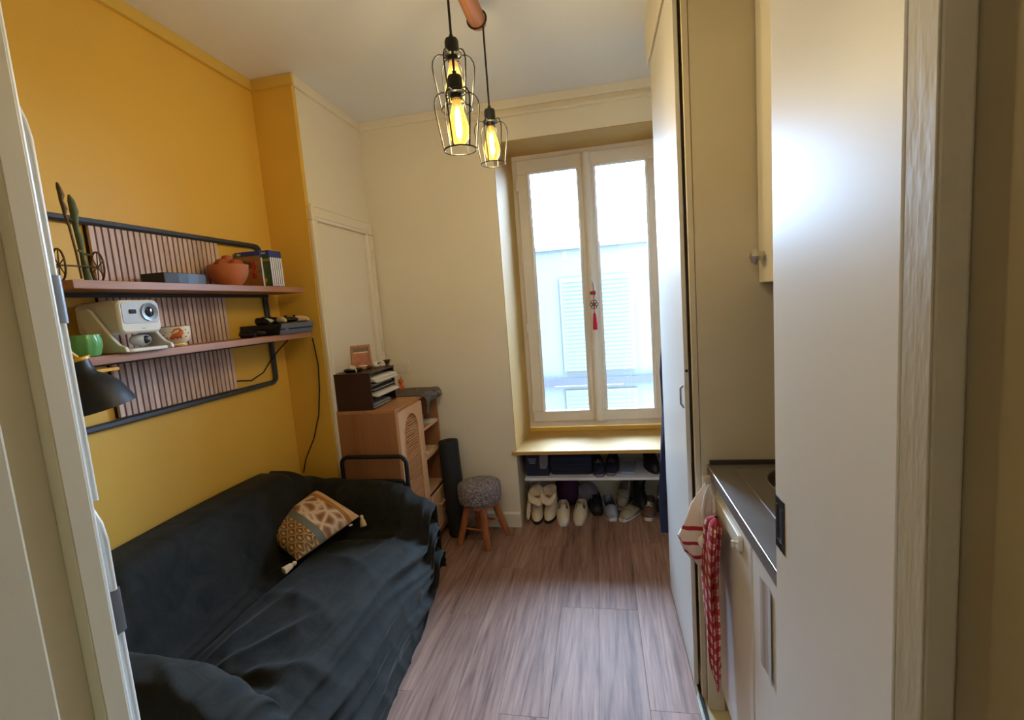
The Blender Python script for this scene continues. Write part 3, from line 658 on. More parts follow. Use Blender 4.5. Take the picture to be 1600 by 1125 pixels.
obj('figure', MB().tube([(-1.585, 1.272, SH1+0.003), (-1.583, 1.266, SH1+0.04), (-1.582, 1.262, SH1+0.09), (-1.581, 1.262, SH1+0.13), (-1.58, 1.256, SH1+0.17), (-1.58, 1.259, SH1+0.22), (-1.58, 1.256, SH1+0.25), (-1.58, 1.252, SH1+0.268)], [0.011, 0.009, 0.006, 0.009, 0.007, 0.011, 0.009, 0.003], 8, flat=0.7), 'verdigris', sc, smooth=60)
obj('arm', MB().tube([(-1.578, 1.230, SH1+0.200), (-1.58, 1.258, SH1+0.187)], 0.002, 6), 'verdigris', sc, smooth=60)
obj('arm', MB().tube([(-1.578, 1.25, SH1+0.10), (-1.58, 1.268, SH1+0.09), (-1.57, 1.285, SH1+0.085)], 0.004, 6), 'verdigris', sc, smooth=60)
# black box
bxo = place('speaker', 'low black rectangular speaker on the upper shelf beside the terracotta bowl', 'speaker', -1.58, 1.60, SH1)
obj('body', MB().prism([(-1.64, 1.50), (-1.545, 1.505), (-1.54, 1.56), (-1.538, 1.60), (-1.54, 1.65), (-1.545, 1.695), (-1.64, 1.70)], 2, SH1+0.0005, SH1+0.043), 'black_plastic', bxo, bevel=0.002)
obj('grille', MB().prism([(-1.546, 1.509), (-1.5445, 1.508), (-1.5375, 1.56), (-1.5355, 1.60), (-1.5375, 1.65), (-1.5445, 1.692), (-1.546, 1.691)], 2, SH1+0.003, SH1+0.041), 'slate', bxo)
# bowl with clay lumps
bw = tag(obj('bowl', MB().lathe([(0.001, 0.004), (0.042, 0.0), (0.045, 0.006), (0.062, 0.024), (0.076, 0.054), (0.081, 0.092), (0.077, 0.093), (0.071, 0.056), (0.055, 0.028), (0.001, 0.016)], 32, (-1.585, 1.868, SH1+0.0005), cap=(True, True)), 'terracotta', smooth=50), 'round terracotta bowl on the upper shelf, filled with brown lumps', 'bowl')
for q, (dx, dy, dz, r) in enumerate(((0.0, -0.035, 0.080, 0.030), (0.02, 0.028, 0.080, 0.031), (-0.04, 0.0, 0.083, 0.028), (0.042, -0.008, 0.078, 0.025), (0.0, 0.0, 0.103, 0.022), (-0.01, 0.057, 0.085, 0.02))):
    tag(obj('clay_lump', MB().ball((-1.585+dx*0.9, 1.868+dy*0.9, SH1+dz+0.016), r, 8, (1, 1, .8), 0.18, q), 'clay_dark', smooth=60), ['rust-brown lump at the near left of the terracotta bowl', 'rust-brown lump at the right of the terracotta bowl', 'rust-brown lump at the wall side of the terracotta bowl', 'rust-brown lump at the front of the terracotta bowl', 'topmost rust-brown lump in the terracotta bowl', 'small rust-brown lump at the far right of the terracotta bowl'][q], 'lump', 'lumps in the terracotta bowl')
# game cases
names = ['left brown-covered game case of the row, its front facing out', 'game case with green and orange cover, standing in front of the row', 'third blue and white game case of the upper-shelf row', 'fourth blue and white game case of the upper-shelf row', 'fifth blue and white game case of the upper-shelf row', 'sixth blue and white game case of the upper-shelf row', 'rightmost blue and white game case of the upper-shelf row']
for q in range(7):
    y0 = 2.036+q*0.0148; xf = -1.550 if q == 0 else -1.512; xb = max(-1.697, xf-0.135)
    g = thing('game_case', names[q], 'game case', ((xf+xb)/2, y0+0.007, SH1), 0, 'game cases on the upper shelf')
    obj('shell', B(xb, xf, y0, y0+0.0135, SH1+0.0005, SH1+0.171), 'case_blue', g, bevel=0.002)
    obj('spine', B(xf, xf+0.0006, y0+0.0018, y0+0.0117, SH1+0.003, SH1+0.138), 'case_white', g)
    if q < 2:
        obj('cover', B(xb+0.003, xf-0.003, y0-0.0006, y0, SH1+0.003, SH1+0.148), 'cover_brown' if q == 0 else 'cover_green', g)
        R = random.Random(q)
        for s in range(7):
            cxx = xb+0.03+R.random()*(0.08); czz = SH1+0.03+R.random()*0.085; r = 0.008+R.random()*0.012
            obj('artwork', MB().prism([(cxx+r*(1+.3*math.sin(3*a+s))*math.cos(a), czz+r*1.2*math.sin(a)) for a in np.linspace(0, 2*PI, 10, endpoint=False)], 1, y0-0.0012-s*0.0001, y0-0.0007), ('cover_red' if q == 0 else 'cover_orange') if s % 2 == 0 else ('photo_sky' if q == 0 else 'verdigris'), g)
        text('logo', 'PS4', 0.014, 'white_print', g, (xf-0.112 if q == 0 else xf-0.03, y0-0.0004, SH1+0.154), Matrix.Rotation(PI/2, 3, 'X'))
        if q == 1: text('title', 'RAYMAN', 0.018, 'lamp_yellow', g, (xf-0.036, y0-0.0018, SH1+0.120), Matrix.Rotation(PI/2, 3, 'X'))
# projector
pj = place('projector', 'cream portable projector on a tilting stand, on the lower shelf', 'projector', -1.58, 1.345, SH2)
bd = MB().prism(rrect(1.272, 1.420, 1.497, 1.607, 0.022, 6), 0, -1.665, -1.497)
body = obj('body', bd, 'projector_shell', pj, bevel=0.008, smooth=40)
fpn = obj('front_panel', MB().prism(rrect(1.284, 1.412, 1.530, 1.600, 0.012, 5), 0, -1.498, -1.4955), 'projector_face', pj, bevel=0.001)
obj('lens_ring', MB().lathe([(0.030, 0.0), (0.030, 0.004), (0.024, 0.003), (0.017, 0.001), (0.017, -0.001)], 32, (-1.4955, 1.378, 1.566), (1, 0, 0)), 'grey_metal', fpn, smooth=40)
obj('lens', MB().lathe([(0.0165, 0.0015), (0.012, 0.0035), (0.001, 0.0045)], 24, (-1.4955, 1.378, 1.566), (1, 0, 0)), 'lens_glass', fpn, smooth=50)
obj('sensor', MB().prism(rrect(1.306, 1.332, 1.562, 1.576, 0.004), 0, -1.4955, -1.4945), 'lens_glass', fpn)
obj('logo_mark', B(-1.4972, -1.4962, 1.345, 1.358, 1.5115, 1.5135), 'grey_metal', pj)
arm = [(-1.640, 1.566), (-1.632, 1.584), (-1.600, 1.586), (-1.585, 1.576), (-1.545, 1.520), (-1.518, 1.484), (-1.498, 1.464), (-1.476, 1.456), (-1.472, 1.4395), (-1.560, 1.4395), (-1.590, 1.470), (-1.618, 1.520)]
for y in (1.258, 1.4215): obj('stand_arm', MB().prism(arm, 1, y, y+0.012), 'projector_shell', pj, bevel=0.003)
obj('stand_base', MB().prism(rrect(-1.655, -1.476, 1.2705, 1.421, 0.02), 2, SH2+0.0005, SH2+0.012), 'projector_shell', pj, bevel=0.003)
obj('pivot_speaker', MB().ball((-1.535, 1.365, 1.474), 0.022, 10, (1, 1.7, .95)), 'projector_face', pj, smooth=60)
obj('pivot_cap', MB().ball((-1.520, 1.372, 1.474), 0.014, 10, (.8, 1.1, 1)), 'black_plastic', pj, smooth=60)
# pot, cup
tag(obj('planter', MB().lathe([(0.02, 0.0), (0.036, 0.002), (0.040, 0.012), (0.044, 0.03), (0.045, 0.05), (0.041, 0.066), (0.037, 0.067), (0.038, 0.05), (0.02, 0.02)], 48, (-1.535, 1.182, SH2+0.0005), rip=lambda i, a: 1+0.045*math.sin(12*a+(i % 2)*PI*0.6)), 'green_glaze', smooth=35), 'small green ribbed ceramic pot at the left end of the lower shelf', 'pot')
cu = place('cup', 'cream ceramic cup painted with an orange cat, on the lower shelf', 'cup', -1.555, 1.525, SH2)
obj('body', MB().lathe([(0.022, 0.0), (0.032, 0.001), (0.032, 0.008), (0.028, 0.011), (0.042, 0.022), (0.048, 0.04), (0.049, 0.074), (0.0465, 0.074), (0.045, 0.04), (0.02, 0.022), (0.001, 0.02)], 40, (-1.555, 1.525, SH2+0.0005), cap=(True, True)), 'cream_glaze', cu, smooth=45)
obj('rim', MB().tube([(-1.555+0.0478*math.cos(a), 1.525+0.0478*math.sin(a), SH2+0.0745) for a in np.linspace(0, 2*PI, 36, endpoint=False)], 0.0018, 6, True), 'brown_rim', cu, smooth=60)
obj('foot_band', MB().lathe([(0.0325, 0.002), (0.0325, 0.007)], 36, (-1.555, 1.525, SH2), cap=(False, False)), 'lamp_yellow', cu)
def decal(name, strokes, mat_, par):
    m = MB()
    for pts, r in strokes:
        m.tube([(-1.555+0.0488*math.cos(a), 1.525+0.0488*math.sin(a), SH2+h) for a, h in pts], r, 6)
    obj(name, m, mat_, par, smooth=60)
a0 = -0.72
decal('painted_cat', [([(a0-0.45, 0.032), (a0-0.2, 0.040), (a0+0.1, 0.042), (a0+0.3, 0.050), (a0+0.42, 0.058)], [0.003, 0.008, 0.009, 0.008, 0.004]), ([(a0+0.38, 0.056), (a0+0.2, 0.066), (a0-0.1, 0.062), (a0-0.25, 0.052), (a0-0.35, 0.056)], [0.004, 0.003, 0.0025, 0.002, 0.002]), ([(a0-0.3, 0.036), (a0-0.4, 0.029), (a0-0.2, 0.028)], 0.0025), ([(a0+0.2, 0.044), (a0+0.3, 0.030)], 0.003), ([(a0, 0.04), (a0+0.05, 0.029)], 0.003)], 'orange_print', cu)
decal('painted_dots', [([(a0+d, h), (a0+d+0.04, h)], 0.0022) for d, h in ((-0.7, 0.055), (-0.65, 0.035), (0.62, 0.06), (0.6, 0.035), (-0.9, 0.045), (0.85, 0.048))], 'brown_rim', cu)
# console and controllers
cn = place('game_console', 'flat black game console with slanted front at the right end of the lower shelf', 'console', -1.59, 2.15, SH2)
obj('lower_half', MB().prism([(-1.695, SH2+0.0005), (-1.492, SH2+0.0005), (-1.484, SH2+0.0235), (-1.695, SH2+0.0235)], 1, 2.02, 2.286), 'black_plastic', cn, bevel=0.001)
obj('upper_half', MB().prism([(-1.695, SH2+0.0285), (-1.482, SH2+0.0285), (-1.474, SH2+0.053), (-1.695, SH2+0.053)], 1, 2.02, 2.286), 'black_plastic', cn, bevel=0.001)
obj('groove', B(-1.69, -1.49, 2.022, 2.284, SH2+0.0236, SH2+0.0284), 'black_matte', cn)
mat('console_sheen', (92, 102, 128), 0.4, var=0.05)  # grey-blue painted in as the reflection on the black console front
obj('front_sheen', MB().prism([(-1.4738, SH2+0.0525), (-1.4728, SH2+0.0525), (-1.4808, SH2+0.0288), (-1.4818, SH2+0.0288)], 1, 2.023, 2.283), 'console_sheen', cn)
obj('front_sheen', MB().prism([(-1.4838, SH2+0.0232), (-1.4828, SH2+0.0232), (-1.4908, SH2+0.001), (-1.4918, SH2+0.001)], 1, 2.023, 2.283), 'console_sheen', cn)
for y in (2.065, 2.078): obj('button', B(-1.4895, -1.4835, y, y+0.004, SH2+0.0245, SH2+0.0275), 'white_print', cn)
text('logo', 'PS4', 0.012, 'white_print', cn, (-1.60, 2.0195, SH2+0.006), Matrix.Rotation(PI/2, 3, 'X'))
def pad(label, x, y, z, rz, m1, m2, tilt=0.0):
    o = thing('game_controller', label, 'controller', (x, y, z), 0, 'game controllers lying on the console', rot=(tilt, 0, rz))
    obj('shell', MB().ball((0, 0, 0.016), 0.03, 10, (1.0, 2.2, .5)), m1, o, world=False, smooth=60)
    for s in (-1, 1):
        obj('grip', MB().tube([(0.0, s*0.052, 0.017), (0.025, s*0.062, 0.016), (0.05, s*0.068, 0.013), (0.066, s*0.070, 0.011)], [0.018, 0.017, 0.014, 0.006], 10), m2, o, world=False, smooth=60)
        obj('thumbstick', MB().lathe([(0.005, 0.027), (0.005, 0.033), (0.009, 0.034), (0.009, 0.037), (0.001, 0.038)], 12, (0.014, s*0.026, 0)), 'black_matte', o, world=False, smooth=40)
    return o
pad('black game controller at the left end of the console', -1.60, 1.955, SH2+0.008, 0.2, 'black_plastic', 'black_plastic').location.z = SH2+0.001
pad('white and black game controller lying on the middle of the console', -1.61, 2.085, SH2+0.054, 0.1, 'case_white', 'black_plastic')
pad('black game controller with a cream grip at the right of the console', -1.565, 2.205, SH2+0.054, -0.25, 'black_plastic', 'cream_knob')
# clip lamp under the lower shelf
cl = thing('clip_lamp', 'black clip-on spotlight with yellow clamp at the left end of the lower shelf', 'lamp', (-1.45, 1.11, 1.40))
axd = Vector((0.10, 0.16, -0.95)).normalized()
prof = [(0.020, -0.03), (0.026, -0.028), (0.027, 0.0), (0.032, 0.02), (0.05, 0.035), (0.072, 0.062), (0.086, 0.105), (0.092, 0.122), (0.090, 0.122), (0.07, 0.065), (0.03, 0.03), (0.001, 0.025)]
obj('shade', MB().lathe(prof, 32, (-1.45, 1.098, 1.412), axd, cap=(True, False)), 'black_metal', cl, smooth=40)
obj('collar', MB().lathe([(0.0275, -0.031), (0.0300, -0.029), (0.0300, -0.022), (0.0275, -0.020)], 24, (-1.45, 1.098, 1.412), axd, cap=(False, False)), 'lamp_yellow', cl, smooth=40)
obj('clamp_arm', MB().tube([(-1.452, 1.093, 1.44), (-1.455, 1.082, 1.452), (-1.457, 1.072, 1.468), (-1.458, 1.062, 1.480)], 0.009, 8, flat=0.7), 'lamp_yellow', cl, smooth=50)
obj('clamp', B(-1.485, -1.44, 1.128, 1.20, SH2-0.046, SH2-0.0365), 'lamp_yellow', cl, bevel=0.002)
obj('clamp_stem', MB().tube([(-1.455, 1.088, 1.445), (-1.46, 1.11, 1.425), (-1.465, 1.14, SH2-0.042)], 0.005, 8), 'black_metal', cl, smooth=50)
obj('swivel', MB().ball((-1.458, 1.060, 1.481), 0.012, 8), 'lamp_yellow', cl, smooth=60)
# cables
tag(obj('power_cable', MB().tube([(-1.505, 2.30, 1.40), (-1.505, 2.312, 1.34), (-1.50, 2.316, 1.25), (-1.512, 2.318, 1.12), (-1.535, 2.318, 0.98), (-1.58, 2.316, 0.85), (-1.64, 2.31, 0.74), (-1.66, 2.30, 0.66)], 0.0035, 6), 'black_matte', smooth=60), 'black power cable hanging in the corner below the lower shelf', 'cable')
tag(obj('power_cable', MB().tube([(-1.55, 2.16, 1.405), (-1.60, 2.15, 1.36), (-1.655, 2.14, 1.30), (-1.665, 2.10, 1.255), (-1.69, 2.04, 1.225), (-1.694, 1.98, 1.235), (-1.694, 1.93, 1.24)], 0.003, 6), 'black_matte', smooth=60), 'thin black cable running behind the lower corner of the shelf frame', 'cable')

# ------------------------------------------------------------------ sofa, throw and cushion
so = thing('sofa', 'two-seat sofa against the yellow wall, hidden under a dark throw', 'sofa', (-1.3, 1.6, 0))
obj('base', B(-1.66, -0.965, 0.93, 2.235, 0.14, 0.36), 'black_matte', so, bevel=0.02)
obj('seat', B(-1.50, -0.97, 1.09, 2.09, 0.361, 0.395), 'black_matte', so, bevel=0.01)
obj('backrest', B(-1.66, -1.55, 0.95, 2.22, 0.361, 0.66), 'black_matte', so, bevel=0.03)
for (a, b) in ((0.93, 1.04), (2.14, 2.235)): obj('armrest', B(-1.54, -1.00, a, b, 0.361, 0.555), 'black_matte', so, bevel=0.04)
for (x, y) in ((-0.965, 2.17), (-1.60, 2.17), (-0.965, 1.0), (-1.60, 1.0)):
    sx = 1 if x > -1.2 else -1
    obj('leg', MB().prism([(-0.035, 0.14), (0.02, 0.14), (0.045, 0.0), (0.012, 0.0)], 1, -0.022, 0.022) if sx > 0 else MB().prism([(-0.02, 0.14), (0.035, 0.14), (-0.012, 0.0), (-0.04, 0.0)], 1, -0.022, 0.022), 'frame_wood', so, world=False).location = (x-so.location[0], y-so.location[1], 0)

def smax(a, b, k): return np.log(np.exp(k*a)+np.exp(k*b))/k
def sig(x): return 1/(1+np.exp(-np.clip(x, -60, 60)))
def H(x, y):
    """height of the covered sofa"""
    seat = 0.435 - 0.03*sig((-1.35-x)*14) + 0.010*np.sin(y*5)
    ba = 0.752 + 0.022*np.sin((y-0.9)*2.1)
    back = 0.20 + (ba-0.20)*sig((-1.475-x)*46)
    rnd = 1 - 0.16*(sig((y-2.16)*26) + sig((1.0-y)*26))          # the back slopes off at both ends
    back = back*rnd
    arm = 0.10 + 0.545*(sig((1.085-y)*42) + sig((y-2.095)*42))
    frontdrop = 0.09*sig((x+1.02)*34) + 0.03*sig((x+1.2)*8)
    return smax(smax(seat - 0.05*sig((x+0.96)*40), back, 60), arm-frontdrop, 50)
def throw():
    nx, ny = 190, 230
    A = np.linspace(0, 1.26, nx); Bp = np.linspace(0.90-0.52, 2.262+0.36, ny)
    XF, Y0, Y1 = -0.945, 0.90, 2.262
    a, b = np.meshgrid(A, Bp, indexing='ij')
    x = XL+0.018+a; fx = XF+0.0*b
    ox = np.maximum(0, x-fx); oy0 = np.maximum(0, Y0-b); oy1 = np.maximum(0, b-Y1)
    cx = np.minimum(x, fx); cy = np.clip(b, Y0, Y1)
    oy = oy0+oy1
    z = H(cx, cy)
    drop = np.maximum(ox, oy) + 0.25*np.minimum(ox, oy)
    t = (cy-Y0)/(Y1-Y0)
    # folds: long swags running from arm to arm over the front edge, sagging between the arms
    sag = np.sin(PI*np.clip(t, 0, 1))
    s = a - 0.60
    warp = 0.05*np.sin(t*4.3+0.6) + 0.022*np.sin(t*9.1+2.0) - 0.05*sag
    def ridge(p): return (1-np.abs(np.sin(p)))**2.2
    w1 = np.exp(-((s-0.30)/0.25)**2)
    q1 = s + warp
    fold = w1*(0.034*ridge(q1*24+0.5) + 0.018*ridge(q1*41+1.9+1.2*np.sin(t*5)) + 0.004*np.sin(q1*70))*(0.40+0.75*np.abs(np.cos(PI*t*0.93))**1.1)
    fold = fold - 0.006*w1
    # radiating creases at the front corner of the near arm and long shallow ones on the seat
    dn = np.arctan2(b-1.06, np.maximum(1e-3, a-0.34)); rn = np.hypot(b-1.06, a-0.34)
    fold = fold + 0.018*ridge(dn*6.5+0.4)*np.exp(-((rn-0.30)/0.18)**2)
    diag = 0.009*ridge((b*0.55+a*1.25)*15+1.1*np.sin(a*6))*np.exp(-((a-0.42)/0.20)**2)*sag + 0.004*ridge((b*1.1-a*0.5)*13)*np.exp(-((a-0.16)/0.10)**2)
    # the cloth is tucked in along the back and the arms
    tuck = 0.035*np.exp(-((cx+1.405)/0.022)**2)*sig((cy-1.12)*30)*sig((2.06-cy)*30) + 0.02*np.exp(-((cy-2.045)/0.02)**2)*sig((-1.02-cx)*30) + 0.02*np.exp(-((cy-1.14)/0.02)**2)*sig((-1.02-cx)*30)
    # drag lines on the seat from the tuck towards the front
    dl = 0.010*ridge((b*1.0+a*0.55+0.05*np.sin(a*8))*10.5+0.3)*np.exp(-((a-0.50)/0.22)**2)*sig((cy-1.2)*12)*sig((2.0-cy)*12)
    bk = 0.007*np.sin(b*9+a*26)*np.exp(-((a-0.22)/0.08)**2)
    z = z + fold*np.where(ox > 0, 0.2, 1.0) + diag + dl + bk - tuck
    ple = 0.012*ridge(b*19+2.5*np.sin(a*3))*np.clip((ox-0.10)/0.2, 0, 1)
    px = cx + np.where(ox > 0, 0.018+0.06*np.minimum(ox, 0.25)**0.8 + fold*1.3 + ple*0.6, 0.0)
    belly = np.clip(ox/0.18, 0, 1)*(0.030*sag + 0.030*np.exp(-((t-0.25)/0.25)**2))
    px = px + belly
    pl_ = 0.010*np.sin(a*31+2)*np.clip(oy/0.12, 0, 1)
    py = cy + np.where(oy1 > 0, 0.010+0.01*np.minimum(oy1, 0.2) + pl_*0.15, 0) - np.where(oy0 > 0, 0.014+0.10*np.minimum(oy0, 0.3) + pl_, 0)
    hem = 0.012 + 0.012*np.abs(np.sin(b*13)) + 0.11*sig((b-2.05)*22)*sig((x-XF+0.3)*10) + 0.02*sig((b-1.75)*10)
    z = np.maximum(z-drop, hem + 0.02*np.maximum(0, 0))
    # where the cloth reaches the floor it spreads a little
    px = px + np.where(z <= hem+1e-6, 0.03*np.clip(drop-0.35, 0, 0.3), 0)
    P = np.stack([px, py, z], -1)
    for it in range(2):
        Q = P.copy(); Q[1:-1, 1:-1] = (P[:-2, 1:-1]+P[2:, 1:-1]+P[1:-1, :-2]+P[1:-1, 2:]+P[1:-1, 1:-1]*2)/6; P = Q
    P[..., 0] = np.maximum(P[..., 0], XL+0.016)
    P[..., 1] = np.minimum(P[..., 1], 2.284)
    return P
th = tag(obj('throw', MB().grid(throw().tolist()), 'velvet', smooth=180), 'dark green velvet throw draped over the whole sofa', 'throw')

def cushion():
    a = [Vector(p) for p in ((-1.574, 1.835, 0.535), (-1.352, 1.752, 0.462), (-1.235, 2.100, 0.505), (-1.478, 2.135, 0.625))]  # near-left, near-right, far-right, far-left
    nu, nv = 36, 24; front = []; back = []
    nrm = ((a[1]-a[0]).cross(a[3]-a[0])).normalized()
    for i in range(nu+1):
        u = i/nu; rf = []; rb = []
        for j in range(nv+1):
            v = j/nv
            pin = 0.10*((2*u-1)**2-1)*0.0
            uu = u + 0.035*(0.5-u)*2*(1-(2*v-1)**2)*-0.0
            p = (a[0]*(1-u)*(1-v) + a[1]*(1-u)*v + a[2]*u*v + a[3]*u*(1-v))
            c = (a[0]+a[1]+a[2]+a[3])/4
            pinch = 0.03*((1-(2*u-1)**2)*(2*v-1)**4 + (1-(2*v-1)**2)*(2*u-1)**4)
            p = p + (c-p)*pinch*0.9
            t = ((1-(2*u-1)**4)*(1-(2*v-1)**4))**0.55
            q = 0.004*math.sin(u*14+v*5)*t
            rf.append(p+nrm*(0.058*t+q)); rb.append(p-nrm*0.040*t)
        front.append(rf); back.append(rb)
    return a, nrm, front, back, nu, nv
ca, cn_, cf, cb, nu, nv = cushion()
cu_ = thing('cushion', 'patterned beige and gold lumbar cushion with tassels lying on the dark sofa', 'cushion', (-1.41, 1.95, 0.45))
m = MB(); m.grid(cf); body = obj('front', m, 'cushion_print', cu_, smooth=80)
uvl = body.data.uv_layers.new(name='UVMap')
for p in body.data.polygons:
    for li in p.loop_indices:
        vi = body.data.loops[li].vertex_index; i, j_ = divmod(vi, nv+1); uvl.data[li].uv = (i/nu, j_/nv)
obj('back', MB().grid(cb), 'tassel_cream', cu_, smooth=80)
def tassel(p, d, par, L=0.06):
    d = Vector(d).normalized()
    obj('tassel', MB().lathe([(0.002, -0.006), (0.008, 0.0), (0.009, 0.008), (0.006, 0.012), (0.011, 0.022), (0.015, L-0.004), (0.003, L)], 12, p, d, rip=lambda i, a: 1+0.15*math.sin(5*a)), 'tassel_cream', par, smooth=60)
tassel(ca[0]+Vector((0.0, -0.008, -0.01)), (0.15, -0.25, -1), cu_); tassel(ca[1]+Vector((0.0, -0.012, -0.002)), (-0.35, -0.9, -0.15), cu_); tassel(ca[2]+Vector((0.01, 0.0, 0.0)), (0.25, -0.25, -0.7), cu_, 0.055)
obj('care_tag', MB().prism([(-1.262, 2.035), (-1.248, 2.028), (-1.243, 2.045), (-1.257, 2.052)], 2, 0.485, 0.487), 'paper', cu_)

# ------------------------------------------------------------------ folded chair frame behind the sofa arm
fc = thing('folding_chair', 'folded chair with a black tubular frame behind the far sofa arm', 'chair', (-1.24, 2.31, 0))
def upath(x0, x1, zt, r, y, zb=0.01):
    pts = [(x0, y, zb), (x0, y, zt-r)] + [(x0+r-r*math.cos(a), y, zt-r+r*math.sin(a)) for a in np.linspace(0.2, PI/2, 6)] + [(x1-r+r*math.sin(a), y, zt-r+r*math.cos(a)) for a in np.linspace(0, PI/2-0.2, 6)] + [(x1, y, zt-r), (x1, y, zb)]
    return pts
obj('frame', MB().tube(upath(-1.425, -1.052, 0.742, 0.04, 2.306), 0.0115, 10), 'black_metal', fc, smooth=60)
obj('frame', MB().tube(upath(-1.398, -1.078, 0.60, 0.03, 2.328), 0.0095, 10), 'black_metal', fc, smooth=60)
for z in (0.18, 0.42): obj('crossbar', MB().tube([(-1.425, 2.306, z), (-1.052, 2.306, z)], 0.008, 8), 'black_metal', fc, smooth=60)
obj('seat', B(-1.388, -1.088, 2.3395, 2.3435, 0.22, 0.56), 'black_matte', fc)

# ------------------------------------------------------------------ oak cabinet in the corner
CX0, CX1, CY0, CY1, CZ = -1.462, -1.105, 2.346, 3.014, 0.985
cb_ = thing('oak_cabinet', 'light oak cabinet with an arched louvred door and open shelves in the corner', 'cabinet', (-1.28, 2.68, 0))
obj('side_panel', B(CX0, CX1-0.002, CY0, CY0+0.018, 0, CZ-0.019), 'oak_side', cb_, bevel=0.001)
obj('side_panel', B(CX0, CX1-0.002, CY1-0.018, CY1, 0, CZ-0.019), 'oak_side', cb_, bevel=0.001)
obj('divider', B(CX0, CX1-0.002, 2.689, 2.705, 0.02, CZ-0.019), 'oak_front', cb_, bevel=0.001)
obj('top_panel', B(CX0, CX1, CY0, CY1, CZ-0.018, CZ), 'oak_top', cb_, bevel=0.0015)
obj('back_panel', B(CX0, CX0+0.006, CY0+0.018, CY1-0.018, 0.02, CZ-0.02), 'oak_side', cb_)
obj('bottom_panel', B(CX0, CX1-0.002, CY0+0.0185, CY1-0.0185, 0.04, 0.058), 'oak_front', cb_)
for z in (0.775, 0.587, 0.36): obj('shelf_board', B(CX0+0.007, CX1-0.004, 2.7055, CY1-0.0185, z-0.016, z), 'oak_front', cb_, bevel=0.001)
# arched door
dy0, dy1, dz0, dz1 = CY0+0.001, 2.688, 0.065, CZ-0.020; ac, ar, aspr, abot = 2.505, 0.105, 0.825, 0.17
arch = [(ac-ar, abot), (ac-ar, (abot+aspr)/2)] + [(ac-ar*math.cos(t), aspr+ar*math.sin(t)) for t in np.linspace(0, PI, 17)] + [(ac+ar, (abot+aspr)/2), (ac+ar, abot)]
m_ = MB(); out_ = []
for (y, z) in arch:
    if z <= aspr: out_.append((dy0 if y < ac else dy1, z if z > abot else dz0))
    else:
        t = math.atan2(z-aspr, ac-y); s = min(((ac-dy0) if y < ac else (dy1-ac))/max(1e-6, abs(math.cos(t))), (dz1-aspr)/max(1e-6, math.sin(t)))
        out_.append((ac-s*math.cos(t), aspr+s*math.sin(t)))
for cyz in ((dy0, dz1), (dy1, dz1)):
    q = min(range(len(out_)), key=lambda q: (out_[q][0]-cyz[0])**2+(out_[q][1]-cyz[1])**2); out_[q] = cyz
k = len(arch); XD0, XD1 = CX1-0.001, CX1+0.016
vs = [(XD1, *p) for p in arch] + [(XD1, *p) for p in out_] + [(XD0, *p) for p in arch] + [(XD0, *p) for p in out_]
fs = []
for q in range(k-1):
    fs += [(q, q+1, k+q+1, k+q), (2*k+q, 3*k+q, 3*k+q+1, 2*k+q+1), (q, 2*k+q, 2*k+q+1, q+1), (k+q, k+q+1, 3*k+q+1, 3*k+q)]
fs += [(0, k, 2*k-1, k-1), (2*k, 3*k-1, 4*k-1, 3*k), (0, k-1, 3*k-1, 2*k), (k, 3*k, 4*k-1, 2*k-1)]
dr = obj('door', MB().add(vs, fs), 'oak_front', cb_)
lv = MB(); z = abot+0.002; nsl = 0
while z < aspr+ar-0.008:
    hw = ar if z+0.008 <= aspr else math.sqrt(max(0, ar*ar-(z+0.010-aspr)**2))
    if hw > 0.012: lv.prism([(XD0+0.001, z), (XD0+0.0035, z), (XD0+0.0135, z+0.005), (XD0+0.0135, z+0.009), (XD0+0.001, z+0.009)], 1, ac-hw+0.0005, ac+hw-0.0005)
    z += 0.0150
obj('louvres', lv, 'oak_front', dr, kind='stuff')
obj('louvre_backing', MB().prism([(y*1.0, z) for y, z in arch], 0, XD0-0.004, XD0+0.0008), 'oak_side', dr)
obj('arch_moulding', MB().tube([(XD1+0.0005, y, z) for y, z in arch], 0.0035, 6), 'oak_front', dr, smooth=60)
obj('knob', MB().lathe([(0.004, 0), (0.004, 0.010), (0.009, 0.013), (0.010, 0.020), (0.006, 0.025), (0.001, 0.026)], 14, (XD1, 2.668, 0.645), (1, 0, 0)), 'cream_knob', dr, smooth=50)
df = obj('drawer', B(CX1-0.001, CX1+0.015, 2.707, CY1-0.002, 0.085, 0.335), 'oak_front', cb_, bevel=0.002)
obj('handle', MB().tube([(CX1+0.015, 2.82, 0.25), (CX1+0.034, 2.82, 0.25), (CX1+0.034, 2.90, 0.25), (CX1+0.015, 2.90, 0.25)], 0.004, 8), 'cream_knob', df, smooth=50)
# things on its shelves
bk = thing('wicker_basket', 'small dark wicker basket of odds and ends on the top cabinet shelf', 'basket', (-1.20, 2.83, 0.776))
obj('basket', MB().lathe([(0.04, 0.0), (0.055, 0.002), (0.068, 0.05), (0.071, 0.075), (0.066, 0.075), (0.06, 0.045), (0.02, 0.01)], 24, (-1.20, 2.80, 0.7755), rip=lambda i, a: 1+0.02*math.sin(16*a)), 'wicker', bk, smooth=50)
obj('bundle', MB().ball((-1.20, 2.80, 0.838), 0.045, 8, (1, 1, .6), 0.3, 4), 'wicker', bk, smooth=50)
tag(obj('leaflet', MB().prism([(-1.225, 2.86), (-1.115, 2.875), (-1.112, 2.99), (-1.23, 2.985)], 2, 0.7755, 0.780), 'paper'), 'white leaflet lying beside the wicker basket on the cabinet shelf', 'leaflet')
tag(obj('folder', MB().prism([(-1.40, 2.73), (-1.115, 2.735), (-1.12, 2.96), (-1.40, 2.965)], 2, 0.5875, 0.605), 'cream_knob', bevel=0.002), 'beige folder lying on the middle shelf of the oak cabinet', 'folder')
